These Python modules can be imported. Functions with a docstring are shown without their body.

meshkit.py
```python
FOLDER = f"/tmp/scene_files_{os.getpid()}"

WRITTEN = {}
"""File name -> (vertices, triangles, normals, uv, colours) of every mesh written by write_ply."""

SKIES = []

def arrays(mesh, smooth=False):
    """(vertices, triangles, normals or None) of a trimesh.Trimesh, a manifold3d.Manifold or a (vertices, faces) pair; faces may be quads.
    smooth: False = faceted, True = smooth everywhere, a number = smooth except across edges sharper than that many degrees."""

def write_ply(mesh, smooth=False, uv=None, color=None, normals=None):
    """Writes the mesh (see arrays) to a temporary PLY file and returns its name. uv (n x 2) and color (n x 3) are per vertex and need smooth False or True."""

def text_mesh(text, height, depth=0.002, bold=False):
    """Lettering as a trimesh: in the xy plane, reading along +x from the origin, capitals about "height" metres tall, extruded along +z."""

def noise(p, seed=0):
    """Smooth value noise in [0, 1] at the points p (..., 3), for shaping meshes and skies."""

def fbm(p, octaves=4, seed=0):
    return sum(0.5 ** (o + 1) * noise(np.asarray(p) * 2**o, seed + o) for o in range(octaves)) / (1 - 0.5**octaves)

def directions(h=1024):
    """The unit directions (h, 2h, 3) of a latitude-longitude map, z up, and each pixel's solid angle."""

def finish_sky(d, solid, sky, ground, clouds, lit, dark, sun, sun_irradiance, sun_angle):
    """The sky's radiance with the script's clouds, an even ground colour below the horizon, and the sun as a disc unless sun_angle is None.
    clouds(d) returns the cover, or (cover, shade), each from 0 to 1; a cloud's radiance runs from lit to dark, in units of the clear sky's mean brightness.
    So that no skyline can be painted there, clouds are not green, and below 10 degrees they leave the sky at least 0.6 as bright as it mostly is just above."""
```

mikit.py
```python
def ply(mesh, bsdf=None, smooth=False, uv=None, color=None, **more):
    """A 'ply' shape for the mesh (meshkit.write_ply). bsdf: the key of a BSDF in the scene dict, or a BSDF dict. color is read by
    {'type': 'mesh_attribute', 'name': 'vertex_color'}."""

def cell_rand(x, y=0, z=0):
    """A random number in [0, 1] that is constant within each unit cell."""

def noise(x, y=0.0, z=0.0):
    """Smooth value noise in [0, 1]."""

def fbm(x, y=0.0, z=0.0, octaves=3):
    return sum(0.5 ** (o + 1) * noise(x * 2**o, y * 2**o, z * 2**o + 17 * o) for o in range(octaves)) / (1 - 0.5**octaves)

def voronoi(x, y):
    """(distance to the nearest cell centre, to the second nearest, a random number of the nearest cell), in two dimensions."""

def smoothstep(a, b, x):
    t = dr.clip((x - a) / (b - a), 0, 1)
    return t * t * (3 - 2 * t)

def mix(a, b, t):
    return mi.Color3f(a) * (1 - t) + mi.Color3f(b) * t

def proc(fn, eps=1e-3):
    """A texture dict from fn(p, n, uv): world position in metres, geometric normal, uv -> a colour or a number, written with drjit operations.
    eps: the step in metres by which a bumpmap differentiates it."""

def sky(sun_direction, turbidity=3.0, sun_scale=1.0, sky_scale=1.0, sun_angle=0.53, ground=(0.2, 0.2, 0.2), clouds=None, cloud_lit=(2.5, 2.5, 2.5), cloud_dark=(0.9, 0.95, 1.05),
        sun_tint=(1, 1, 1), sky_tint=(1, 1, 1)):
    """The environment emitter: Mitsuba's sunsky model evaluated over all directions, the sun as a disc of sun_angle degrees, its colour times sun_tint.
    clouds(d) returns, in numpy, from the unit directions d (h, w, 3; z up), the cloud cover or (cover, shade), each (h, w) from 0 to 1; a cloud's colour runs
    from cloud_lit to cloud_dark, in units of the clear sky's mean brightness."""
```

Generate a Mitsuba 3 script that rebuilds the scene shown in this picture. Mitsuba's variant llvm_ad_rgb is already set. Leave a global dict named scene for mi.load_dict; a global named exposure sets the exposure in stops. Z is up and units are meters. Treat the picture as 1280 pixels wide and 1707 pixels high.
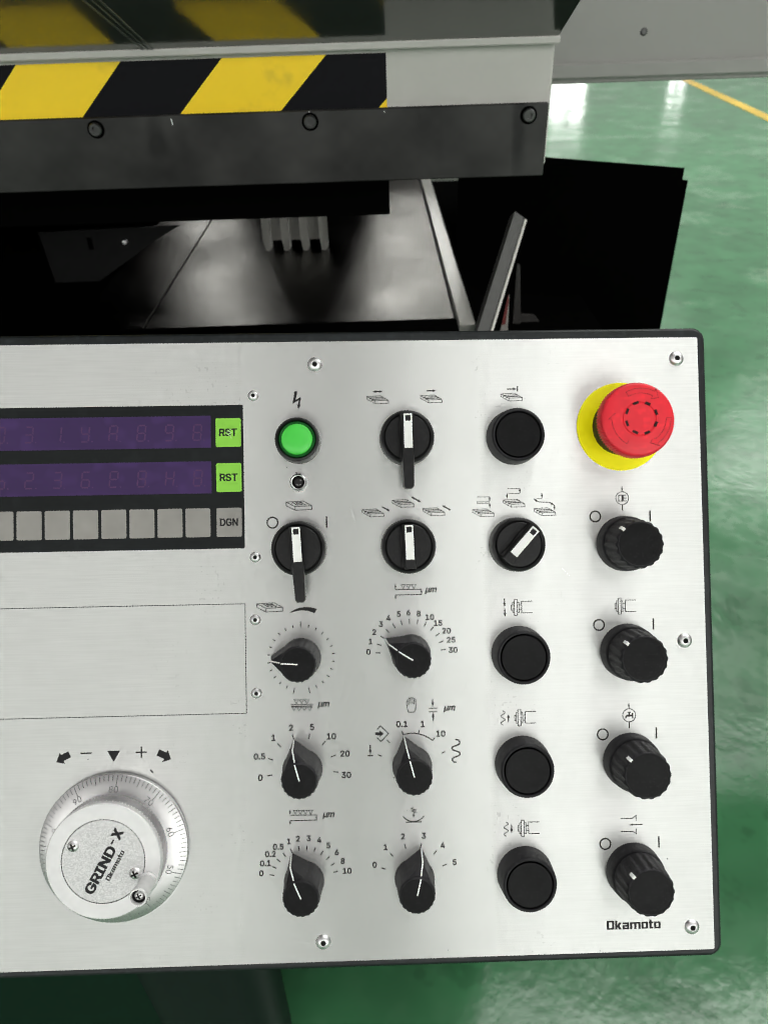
import math
import numpy as np, trimesh, mitsuba as mi, mikit, meshkit
import drjit as dr
from shapely.geometry import Polygon, LineString, Point, box
from shapely.ops import unary_union
from shapely import affinity
from mikit import ply, proc, noise, fbm, smoothstep, mix, cell_rand

# ------------------------------------------------------------------ camera, light, exposure
T = mi.ScalarTransform4f
PITCH, ROLL, FOCAL = math.radians(35.0), 0.0330, 1282.0          # focal length in pixels of a 1280 wide picture
EYE = np.array([0.0, 0.0, 1.45])
f0 = np.array([0, math.cos(PITCH), -math.sin(PITCH)])
u0 = np.array([0, math.sin(PITCH), math.cos(PITCH)])
r0 = np.array([1.0, 0, 0])
CR = math.cos(ROLL) * r0 - math.sin(ROLL) * u0
CU = math.sin(ROLL) * r0 + math.cos(ROLL) * u0
CF = f0
exposure = 0.58
scene = {
    'camera': {'type': 'thinlens', 'fov': 2 * math.degrees(math.atan(640 / FOCAL)), 'fov_axis': 'x', 'near_clip': 0.02, 'far_clip': 200.0,
               'aperture_radius': 0.0011, 'focus_distance': 0.52,
               'to_world': T().look_at(origin=EYE.tolist(), target=(EYE + CF).tolist(), up=CU.tolist())},
    'hall_light': {'type': 'constant', 'radiance': {'type': 'rgb', 'value': [0.25, 0.245, 0.238]}},
}
labels = {}
LAMP = [9.3, 9.1, 8.8]
WINDOW = [4.15, 4.15, 4.0]


def W(px, py, x=None, y=None, z=None):
    """The point of the plane x, y or z = constant that the photograph shows at this pixel."""
    d = CF + (px - 640) / FOCAL * CR - (py - 853.5) / FOCAL * CU
    k, c = (0, x) if x is not None else (1, y) if y is not None else (2, z)
    return EYE + d * (c - EYE[k]) / d[k]


# ------------------------------------------------------------------ the panel's own frame: millimetres, x right, y up, z off the plate
PR = np.array([[0.9994991, 0.01832585, -0.02580149], [-0.0176897, 0.99953908, 0.02467185], [0.02624173, -0.02420308, 0.99936259]])
DIST = 523.0


def cam2world(v):
    return v[0] * CR - v[1] * CU + v[2] * CF


PX, PY, PZ = cam2world(PR[:, 0]), -cam2world(PR[:, 1]), -cam2world(PR[:, 2])
PO = EYE + CF * DIST / 1000
_m = np.eye(4)
_m[:3, 0], _m[:3, 1], _m[:3, 2], _m[:3, 3] = PX / 1000, PY / 1000, PZ / 1000, PO
PANEL = T(_m)


def at(px, py, h=0.0):
    """Panel millimetres of the point at height h above the plate that is seen at this pixel."""
    d = np.array([(px - 640) / FOCAL, (py - 853.5) / FOCAL, 1.0])
    c = np.array([0, 0, DIST])
    n = PR[:, 2]
    p = d * (n @ c - h) / (n @ d) - c
    return np.array([p @ PR[:, 0], -(p @ PR[:, 1])])


# ------------------------------------------------------------------ materials
def rgb(*v):
    return {'type': 'rgb', 'value': list(v)}


def pri(color, rough, spec=0.5, metal=0.0, **k):
    c = color if isinstance(color, dict) else rgb(*color)
    return {'type': 'twosided', 'bsdf': {'type': 'principled', 'base_color': c, 'roughness': rough, 'specular': spec, 'metallic': metal, **k}}


def mat(name, d):
    scene[name] = d
    return name


def plate_tone(p, n, uv):
    x, y = uv.x, uv.y
    streak = noise(x * 0.035, y * 3.1, 1.0) * 0.5 + noise(x * 0.09, y * 1.3, 7.0) * 0.5
    blotch = fbm(x * 0.018, y * 0.022, 3.0, 3)
    v = 0.75 + 0.06 * (streak - 0.5) + 0.07 * (blotch - 0.5)
    speck = smoothstep(0.86, 0.90, noise(x * 0.55, y * 0.55, 20.0)) * smoothstep(0.55, 0.75, noise(x * 0.05, y * 0.05, 31.0))
    v = v * (1 - 0.22 * speck)
    return mi.Color3f(v * 0.985, v, v * 0.985)


def plate_paint(p, n, uv):
    x, y = uv.x, uv.y
    v = 0.50 + 0.05 * (noise(x * 0.06, y * 2.2, 2.0) - 0.5) + 0.06 * (fbm(x * 0.02, y * 0.016, 9.0, 3) - 0.5)
    return mi.Color3f(v, v, v * 0.98)


def plate_bump(p, n, uv):
    return 0.00001 * (noise(uv.x * 0.12, uv.y * 5.0, 0.0) + 0.6 * noise(uv.x * 0.3, uv.y * 9.0, 4.0)) + 0.00006 * fbm(uv.x * 0.012, uv.y * 0.03, 5.0, 2)


M_PLATE = mat('m_plate', {'type': 'twosided', 'bsdf': {'type': 'blendbsdf', 'weight': 0.30,
    'a': {'type': 'bumpmap', 'arbitrary': proc(plate_bump, 2e-4), 'scale': 1.0, 'bsdf': {'type': 'roughconductor', 'material': 'Al', 'alpha_u': 0.06, 'alpha_v': 0.48, 'specular_reflectance': proc(plate_tone)}},
    'b': {'type': 'diffuse', 'reflectance': proc(plate_paint)}}})


def black_tone(base, amount, scale):
    def fn(p, n, uv):
        v = fbm(p.x * scale, p.y * scale, p.z * scale, 3)
        dust = smoothstep(0.55, 0.9, noise(p.x * scale * 5, p.y * scale * 5, p.z * scale * 5))
        k = 1 + amount * (v - 0.5) + amount * 0.6 * dust
        return mi.Color3f(base[0] * k, base[1] * k, base[2] * k)
    return fn


M_BLACK = mat('m_black', pri(proc(black_tone((0.006, 0.006, 0.0065), 1.0, 120)), 0.33, 0.30))
M_KNOB = mat('m_knob', pri(proc(black_tone((0.011, 0.0105, 0.0125), 1.0, 90)), 0.5, 0.24))
M_CAP = mat('m_cap', pri(proc(black_tone((0.0035, 0.0035, 0.004), 1.4, 150)), 0.45, 0.13))
M_HOUSING = mat('m_housing', pri(proc(black_tone((0.010, 0.0125, 0.0135), 0.8, 60)), 0.4, 0.28))
M_INK = mat('m_ink', pri((0.012, 0.012, 0.013), 0.6, 0.2))
M_WHITE = mat('m_white', pri((0.78, 0.78, 0.76), 0.45, 0.4))
M_DARK = mat('m_dark', pri((0.006, 0.006, 0.006), 0.8, 0.1))
M_CHROME = mat('m_chrome', {'type': 'twosided', 'bsdf': {'type': 'roughconductor', 'material': 'Al', 'specular_reflectance': 0.82, 'alpha': 0.2}})


def alu_tone(p, n, uv):
    v = 0.62 + 0.12 * (fbm(p.x * 300, p.y * 300, p.z * 300, 2) - 0.5)
    return mi.Color3f(v, v, v)


M_ALU = mat('m_alu', {'type': 'twosided', 'bsdf': {'type': 'blendbsdf', 'weight': 0.62,
    'a': {'type': 'roughconductor', 'material': 'Al', 'alpha': 0.28, 'specular_reflectance': 0.8}, 'b': {'type': 'diffuse', 'reflectance': proc(alu_tone)}}})
M_ALUPOL = mat('m_alupol', {'type': 'twosided', 'bsdf': {'type': 'roughconductor', 'material': 'Al', 'alpha': 0.17, 'specular_reflectance': 0.62}})


def name_tone(p, n, uv):
    v = 0.62 + 0.30 * (noise(p.x * 1500, p.y * 1500, p.z * 1500) - 0.5)
    return mi.Color3f(v, v, v)


M_NAME = mat('m_name', {'type': 'twosided', 'bsdf': {'type': 'blendbsdf', 'weight': 0.6,
    'a': {'type': 'roughconductor', 'material': 'Al', 'alpha': 0.35, 'specular_reflectance': proc(name_tone)}, 'b': {'type': 'diffuse', 'reflectance': proc(name_tone)}}})
M_RED = mat('m_red', pri(proc(black_tone((0.70, 0.014, 0.028), 0.22, 70)), 0.42, 0.4))
M_REDDARK = mat('m_reddark', pri((0.22, 0.006, 0.01), 0.6, 0.3))
M_YELLOW = mat('m_yellow', pri((0.97, 0.90, 0.0), 0.45, 0.3))
M_GREEN = mat('m_green', pri((0.06, 0.56, 0.06), 0.34, 0.5))
M_GREENEDGE = mat('m_greenedge', pri((0.01, 0.10, 0.02), 0.25, 0.5))
M_GLOSS = mat('m_gloss', pri(proc(black_tone((0.009, 0.011, 0.0115), 0.4, 30)), 0.14, 0.35))
M_PURPLE = mat('m_purple', pri(proc(black_tone((0.042, 0.020, 0.085), 0.35, 25)), 0.14, 0.5))
M_SEG = mat('m_seg', pri((0.078, 0.034, 0.092), 0.16, 0.5))


def key_tone(p, n, uv):
    v = 1 + 0.25 * (fbm(p.x * 60, p.y * 60, p.z * 60, 3) - 0.5)
    return mi.Color3f(0.26 * v, 0.25 * v, 0.235 * v)


M_KEY = mat('m_key', pri(proc(key_tone), 0.35, 0.4))
M_LIME = mat('m_lime', pri((0.24, 0.58, 0.06), 0.35, 0.4))


# ------------------------------------------------------------------ mesh helpers
def lathe(profile, c=(0, 0), n=56, z=0.0):
    m = trimesh.creation.revolve(np.array(profile, float), sections=n)
    if m.volume < 0:
        m.invert()
    m.apply_translation([c[0], c[1], z])
    return m


def ext(poly, z0, z1):
    ps = [g for g in getattr(poly, 'geoms', [poly]) if g.area > 1e-9]
    m = trimesh.util.concatenate([trimesh.creation.extrude_polygon(p, z1 - z0, engine='earcut') for p in ps])
    m.apply_translation([0, 0, z0])
    return m


def loft(rings):
    """Rings of (n, 3) points, bottom to top, counter-clockwise; capped with fans."""
    n = len(rings[0])
    v = np.vstack([*rings, rings[0].mean(0)[None], rings[-1].mean(0)[None]])
    f = []
    for k in range(len(rings) - 1):
        for i in range(n):
            a, b = k * n + i, k * n + (i + 1) % n
            f += [[a, b, b + n], [a, b + n, a + n]]
    e = (len(rings) - 1) * n
    for i in range(n):
        f += [[len(v) - 2, (i + 1) % n, i], [len(v) - 1, e + i, e + (i + 1) % n]]
    return trimesh.Trimesh(v, f, process=False)


def hull(points):
    return trimesh.Trimesh(points).convex_hull


def bx(x0, x1, y0, y1, z0, z1, c=0.0):
    """A box with chamfered edges."""
    if not c:
        m = trimesh.creation.box([x1 - x0, y1 - y0, z1 - z0])
        m.apply_translation([(x0 + x1) / 2, (y0 + y1) / 2, (z0 + z1) / 2])
        return m
    p = []
    for x, sx in ((x0, 1), (x1, -1)):
        for y, sy in ((y0, 1), (y1, -1)):
            for z, sz in ((z0, 1), (z1, -1)):
                p += [(x + sx * c, y + sy * c, z), (x + sx * c, y, z + sz * c), (x, y + sy * c, z + sz * c)]
    return hull(np.array(p))


def rounded(x0, x1, y0, y1, r):
    return box(x0 + r, y0 + r, x1 - r, y1 - r).buffer(r, 8)


def spin(m, deg, c=(0, 0)):
    m = m.copy()
    a = math.radians(deg)
    m.apply_transform(trimesh.transformations.rotation_matrix(a, [0, 0, 1], [c[0], c[1], 0]))
    return m


def move(m, x, y, z=0.0):
    m = m.copy()
    m.apply_translation([x, y, z])
    return m


cat_ = trimesh.util.concatenate


def add(key, mesh, bsdf, label=None, smooth=30, to=None, category=None, group=None, kind=None, uv=None):
    base, k = key, 0
    while key in scene:
        k += 1
        key = f'{base}_{k:03d}'
    more = {'to_world': to} if to is not None else {}
    scene[key] = ply(mesh, bsdf, smooth if uv is None else False, uv=uv, **more)
    d = {}
    for n_, v_ in (('label', label), ('category', category), ('group', group), ('kind', kind)):
        if v_:
            d[n_] = v_
    if d:
        labels[key] = d
    return key


def par(key, mesh, bsdf, label=None, smooth=30, uv=None, kind=None):
    return add(key, mesh, bsdf, label, smooth, PANEL, uv=uv, kind=kind)


P = 'control_panel'
labels[P] = {'label': 'brushed metal control panel with black edge, rows of black knobs and a red stop button', 'category': 'control panel'}


def text(s, c, height, bold=False, deg=0.0, z=0.0, shear=0.0, depth=0.22, sx=1.0, fat=0.0):
    m = meshkit.text_mesh(s, height, depth, bold)
    v = np.array(m.vertices)
    v[:, 0] += shear * v[:, 1]
    lo, hi = v.min(0), v.max(0)
    v[:, :2] -= (lo[:2] + hi[:2]) / 2
    v[:, 0] *= sx
    a = math.radians(deg)
    v[:, :2] = v[:, :2] @ np.array([[math.cos(a), math.sin(a)], [-math.sin(a), math.cos(a)]])
    v[:, 2] += z - 0.02
    v[:, :2] += c
    m = trimesh.Trimesh(v, m.faces, process=False)
    if fat:
        dx = np.array([math.cos(a), math.sin(a)]) * fat
        dy = np.array([-math.sin(a), math.cos(a)]) * fat * .6
        m = cat_([move(m, *(dx * i + dy * j), .006 * n_) for n_, (i, j) in enumerate(((-1, -1), (1, -1), (-1, 1), (1, 1)))])
    return m


def stroke(pts, w, round_=False):
    w = w + .13
    return LineString(pts).buffer(w / 2, cap_style=1 if round_ else 2, join_style=1 if round_ else 2)


def ink(name, shapes, label=None, z=0.0, bsdf=None):
    return par(f'{P}__{name}', ext(unary_union(shapes), z - 0.02, z + 0.2), bsdf or M_INK, label, smooth=False)


class Zoom:
    """Marks measured in an enlarged crop of the plate: origin and scale of the crop."""
    def __init__(self, ox, oy, s):
        self.o = ox, oy, s

    def __call__(self, *pts, h=0.0):
        ox, oy, s = self.o
        q = [tuple(at(ox + x / s, oy + y / s, h)) for x, y in pts]
        return q[0] if len(q) == 1 else q


def arrow(a, b, w=0.7, head=(3.0, 2.4), both=False):
    """A shaft from a to b (mm) with a solid head at b."""
    a, b = np.array(a), np.array(b)
    d = (b - a) / np.linalg.norm(b - a)
    n = np.array([-d[1], d[0]])
    s = [Polygon([b, b - d * head[0] + n * head[1] / 2, b - d * head[0] - n * head[1] / 2])]
    a2 = a
    if both:
        s.append(Polygon([a, a + d * head[0] + n * head[1] / 2, a + d * head[0] - n * head[1] / 2]))
        a2 = a + d * head[0] * .8
    s.append(stroke([a2, b - d * head[0] * .8], w))
    return s


# ================================================================== large structure: floor, hall
def floor_tone(p, n, uv):
    a = fbm(p.x * 1.3, p.y * 1.3, 0.0, 4)
    b = fbm(p.x * 9, p.y * 9, 5.0, 3)
    k = 0.80 + 0.35 * (a - 0.5) + 0.34 * (b - 0.5)
    scuff = smoothstep(0.52, 0.72, fbm(p.x * 3.1, p.y * 3.1, 8.0, 4)) * (0.3 + 0.7 * smoothstep(0.35, 0.65, fbm(p.x * 26, p.y * 26, 4.0, 3)))
    k = k * (1 - 0.18 * smoothstep(0.66, 0.76, fbm(p.x * 14, p.y * 14, 12.0, 4)))
    return mix(mi.Color3f(0.052 * k, 0.200 * k, 0.085 * k), mi.Color3f(0.24, 0.36, 0.26), 0.32 * scuff)


def floor_rough(p, n, uv):
    return 0.09 + 0.16 * fbm(p.x * 6, p.y * 6, 2.0, 4)


def floor_bump(p, n, uv):
    return 0.006 * fbm(p.x * 2.2, p.y * 2.2, 1.0, 2) + 0.0007 * fbm(p.x * 16.0, p.y * 16.0, 3.0, 3) + 0.00035 * fbm(p.x * 70.0, p.y * 70.0, 5.0, 3)


M_FLOOR = mat('m_floor', {'type': 'twosided', 'bsdf': {'type': 'bumpmap', 'arbitrary': proc(floor_bump, 1.5e-3), 'scale': 1.0,
    'bsdf': {'type': 'principled', 'base_color': proc(floor_tone), 'roughness': proc(floor_rough), 'specular': 0.75}}})
g = 70.0
add('floor', trimesh.Trimesh([[-g, -g, 0], [g, -g, 0], [g, g, 0], [-g, g, 0]], [[0, 1, 2], [0, 2, 3]], process=False), M_FLOOR,
    'glossy green painted factory floor', smooth=False, kind='structure', uv=np.array([[-g, -g], [g, -g], [g, g], [-g, g]]))


def line_tone(p, n, uv):
    k = 0.9 + 0.5 * (fbm(p.x * 3, p.y * 3, 0, 3) - 0.5)
    return mi.Color3f(0.62 * k, 0.43 * k, 0.05 * k)


M_LINE = mat('m_line', pri(proc(line_tone), 0.3, 0.5))
la, lb = W(1160, 140, z=0.004), W(1290, 200, z=0.004)
ld = (lb - la) / np.linalg.norm(lb - la)
ln = np.array([-ld[1], ld[0], 0]) * 0.075
s0, s1 = la - ld * 9, lb + ld * 9
add('floor__painted_line', trimesh.Trimesh([s0 - ln, s1 - ln, s1 + ln, s0 + ln], [[0, 1, 2], [0, 2, 3]], process=False), M_LINE, 'yellow line painted on the green floor', smooth=False)

# the hall's lamps and windows: real lamps at their real height, out of the picture but mirrored in the floor and the steel
M_LAMPBODY = mat('m_lampbody', pri((0.6, 0.6, 0.6), 0.5))
lamp_mesh = trimesh.Trimesh([[-.75, -.2, 0], [.75, -.2, 0], [.75, .2, 0], [-.75, .2, 0]], [[0, 2, 1], [0, 3, 2]], process=False)
body_mesh = bx(-.8, .8, -.25, .25, .01, .12)
LAMPS = [(x, y) for y in (-7.0, -2.5, 3.6, 8.5, 14.0, 20.0) for x in (-7.5, -2.6, 2.4, 7.5, 13.0) if not (y < 0 and abs(x) < 3)]
for i, (x, y) in enumerate(LAMPS):
    k = 'ceiling_lamp' + (f'_{i:03d}' if i else '')
    to = T().translate([x, y, 7.4])
    scene[k + '__diffuser'] = {**ply(lamp_mesh, M_LAMPBODY), 'to_world': to, 'emitter': {'type': 'area', 'radiance': rgb(*LAMP)}}
    scene[k + '__body'] = {**ply(body_mesh, M_LAMPBODY), 'to_world': to}
    labels[k] = {'label': 'long white ceiling lamp hanging high above the green factory floor', 'category': 'lamp', 'group': 'ceiling lamps of the hall'}


def window(x0, x1, z0, z1, y, facing, label, power=1.0):
    k, n = 'factory_window', 0
    while k in labels:
        n += 1
        k = f'factory_window_{n:03d}'
    labels[k] = {'label': label, 'category': 'window'}
    v = [[x0, y, z0], [x1, y, z0], [x1, y, z1], [x0, y, z1]]
    f = [[0, 1, 2], [0, 2, 3]] if facing < 0 else [[0, 2, 1], [0, 3, 2]]
    scene[k + '__pane'] = {**ply(trimesh.Trimesh(v, f, process=False), M_LAMPBODY), 'emitter': {'type': 'area', 'radiance': rgb(*[c * power for c in WINDOW])}}
    e = y + .03 * facing
    bars = [bx(x0 - .06, x0, e - .04, e + .04, z0 - .06, z1 + .06), bx(x1, x1 + .06, e - .04, e + .04, z0 - .06, z1 + .06),
            bx(x0, x1, e - .04, e + .04, z0 - .06, z0), bx(x0, x1, e - .04, e + .04, z1, z1 + .06), bx((x0 + x1) / 2 - .03, (x0 + x1) / 2 + .03, e - .03, e + .03, z0, z1)]
    scene[k + '__frame'] = ply(cat_(bars), M_LAMPBODY)


window(-9.5, -0.45, 2.0, 5.6, -8.0, 1, 'wide daylight window in the wall behind the camera, left of its middle', 0.42)
window(0.75, 10.5, 1.6, 5.6, -8.0, 1, 'wide daylight window in the wall behind the camera, right of its middle', 0.58)
window(-5.6, -3.2, 3.2, 7.2, 21.0, -1, 'high window in the far wall, left of the machine', 1.9)
window(0.4, 1.9, 2.6, 7.4, 21.0, -1, 'high window in the far wall, straight beyond the machine', 3.4)
window(4.35, 5.2, 0.8, 1.5, 21.0, -1, 'low window in the far wall, mirrored in the floor', 1.0)
window(7.2, 7.6, 0.8, 1.2, 21.0, -1, 'small low pane in the far wall, right of the low window')
SKYLIGHTS = [(0.30, 11.0, 1.2, 8.0), (1.2, 4.5, -6.5, -4.0), (9.0, 13.0, 14.0, 19.0), (3.0, 6.0, 9.5, 12.0)]
for i, (x0, x1, y0, y1) in enumerate(SKYLIGHTS):
    k = 'roof_skylight' + (f'_{i:03d}' if i else '')
    m = trimesh.Trimesh([[x0, y0, 9.0], [x1, y0, 9.0], [x1, y1, 9.0], [x0, y1, 9.0]], [[0, 2, 1], [0, 3, 2]], process=False)
    scene[k + '__pane'] = {**ply(m, M_LAMPBODY), 'emitter': {'type': 'area', 'radiance': rgb(*(2.9, 2.9, 2.8) if i == 0 else (2.0, 2.0, 1.95))}}
    scene[k + '__frame'] = ply(cat_([bx(x0 - .1, x1 + .1, y0 - .1, y0 - .001, 8.95, 9.1), bx(x0 - .1, x1 + .1, y1 + .001, y1 + .1, 8.95, 9.1), bx(x0 - .1, x0 - .001, y0, y1, 8.95, 9.1), bx(x1 + .001, x1 + .1, y0, y1, 8.95, 9.1)]), M_LAMPBODY)
    labels[k] = {'label': 'bright skylight in the roof high above the green floor', 'category': 'skylight', 'group': 'skylights of the hall'}


# ================================================================== grinding machine behind the panel
def paint_tone(p, n, uv):
    v = 0.45 + 0.03 * (fbm(p.x * 8, p.y * 8, p.z * 8, 3) - 0.5)
    return mi.Color3f(v, v * 0.975, v * 0.925)


def oily(p, n, uv):
    drip = noise(p.x * 26, 0.0, p.z * 3.0) * 0.6 + noise(p.x * 70, 1.0, p.z * 5) * 0.4
    d2 = smoothstep(0.60, 0.75, drip) * smoothstep(0.3, 0.6, noise(p.x * 9, 3.0, p.z * 12))
    b = fbm(p.x * 18, p.y * 5, p.z * 18, 4)
    v = 0.013 + 0.040 * (b - 0.45) - 0.022 * d2 + 0.012 * smoothstep(0.45, 0.7, noise(p.x * 13, 6.0, p.z * 2.0))
    v = dr.maximum(v, 0.004)
    return mi.Color3f(v * 1.02, v, v * 0.97)


M_PAINT = mat('m_paint', pri(proc(paint_tone), 0.5, 0.35))
M_OILY = mat('m_oily', pri(proc(oily), 0.46, 0.36))
M_CABINET = mat('m_cabinet', pri((0.27, 0.27, 0.255), 0.5, 0.35))


M_SMOKE = mat('m_smoke', pri((0.046, 0.050, 0.046), 0.14, 0.46))
M_TAPEB = mat('m_tapeb', pri((0.003, 0.003, 0.005), 0.55, 0.12))


def tape_tone(p, n, uv):
    d = smoothstep(0.55, 0.85, fbm(p.x * 30, p.y * 30, p.z * 30, 4))
    return mix(mi.Color3f(0.92, 0.62, 0.010), mi.Color3f(0.45, 0.32, 0.03), 0.6 * d)


M_TAPEY = mat('m_tapey', pri(proc(tape_tone), 0.42, 0.4))
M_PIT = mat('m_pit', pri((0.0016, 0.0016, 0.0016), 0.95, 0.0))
M_SCREW = mat('m_screw', pri((0.10, 0.10, 0.10), 0.28, 0.6, 0.8))

G = 'machine_guard'
labels[G] = {'label': 'grey machine guard with hazard tape and a dark oily steel rail, above the control panel', 'category': 'machine guard'}
YG = 0.910
XL = -1.1
zr_top, zr_bot = W(917, 170, y=YG - .006)[2], W(910, 292, y=YG - .006)[2]
xr = W(917, 170, y=YG)[0]
z_lip0, z_lip1 = W(926, 72, y=YG - .012)[2], W(930, 58, y=YG - .014)[2]
add(G + '__face', bx(XL, xr, YG, YG + .05, zr_bot + .01, z_lip0 + .004, .0015), M_PAINT)
add(G + '__rail', bx(XL, W(914, 180, y=YG)[0] - .001, YG - .006, YG + .008, zr_bot, zr_top, .0012), M_OILY, 'dark oil stained steel rail with socket screws')
for px, py in ((160, 215), (517, 202), (881, 191)):
    c = W(px, py, y=YG - .006)
    m = lathe([(0, .0015), (.0032, .0015), (.0032, .005), (.0056, .005), (.0066, .004), (.0068, -.002), (0, -.002)], n=28)
    washer = lathe([(.0070, .0), (.0070, .0012), (.0088, .0012), (.0088, 0), (.0070, 0)], n=28)
    rot = T().translate(c.tolist()).rotate([1, 0, 0], 90)
    k = add(G + '__rail__screw', m, M_SCREW, to=rot)
    add(G + '__rail__screw_recess', washer, M_PIT, to=rot)
add(G + '__lip', bx(XL, xr + .002, YG - .014, YG + .02, z_lip0, z_lip1, .0012), M_PAINT, 'thin light grey lip over the hazard tape')
for (xa, ya_), (xb, yb2) in (((285, 197), (288, 208)), ((515, 185), (516, 190)), ((640, 184), (641, 187))):
    pa, pb = W(xa, ya_, y=YG - .0062), W(xb, yb2, y=YG - .0062)
    w3 = np.array([.0006, 0, 0])
    add(G + '__rail__scratch', hull(np.array([pa - w3, pa + w3, pb - w3, pb + w3, pa - w3 + [0, .0006, 0], pb + w3 + [0, .0006, 0]])), M_LAMPBODY, smooth=False)
# tape
zt0, zt1 = W(644, 179, y=YG)[2] - .0012, W(643, 87, y=YG)[2]
xt = W(644, 130, y=YG - .0006)[0]
tape = Polygon([(XL + .01, zt0), (xt, zt0), (xt, zt1), (XL + .01, zt1)])


def upright(poly, y0, y1):
    """A polygon in (x, z) with its thickness along y."""
    m = ext(poly, 0, 1)
    v = np.array(m.vertices)
    q = np.stack([v[:, 0], y1 + (y0 - y1) * v[:, 2], v[:, 1]], 1)
    m = trimesh.Trimesh(q, m.faces, process=False)
    if m.volume < 0:
        m.invert()
    return m


add(G + '__hazard_tape', upright(tape, YG - .0007, YG + .001), M_TAPEB, 'black and yellow striped warning tape', smooth=False)
zx = lambda x, y: W(x / 1.9394, y / 1.9394, y=YG)
a0, a1 = zx(720, 186)[0], zx(1057, 172)[0]
b0, b1 = zx(575, 369)[0], zx(900, 357)[0]
step = a0 - zx(57, 213)[0]
for k in range(-1, 7):
    q = Polygon([(b0 - k * step, zt0 - .001), (b1 - k * step, zt0 - .001), (a1 - k * step, zt1 + .001), (a0 - k * step, zt1 + .001)]).intersection(tape)
    if q.area > 1e-6:
        add(G + '__hazard_tape__yellow_stripe', upright(q, YG - .0012, YG - .0005), M_TAPEY, smooth=False)
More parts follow.
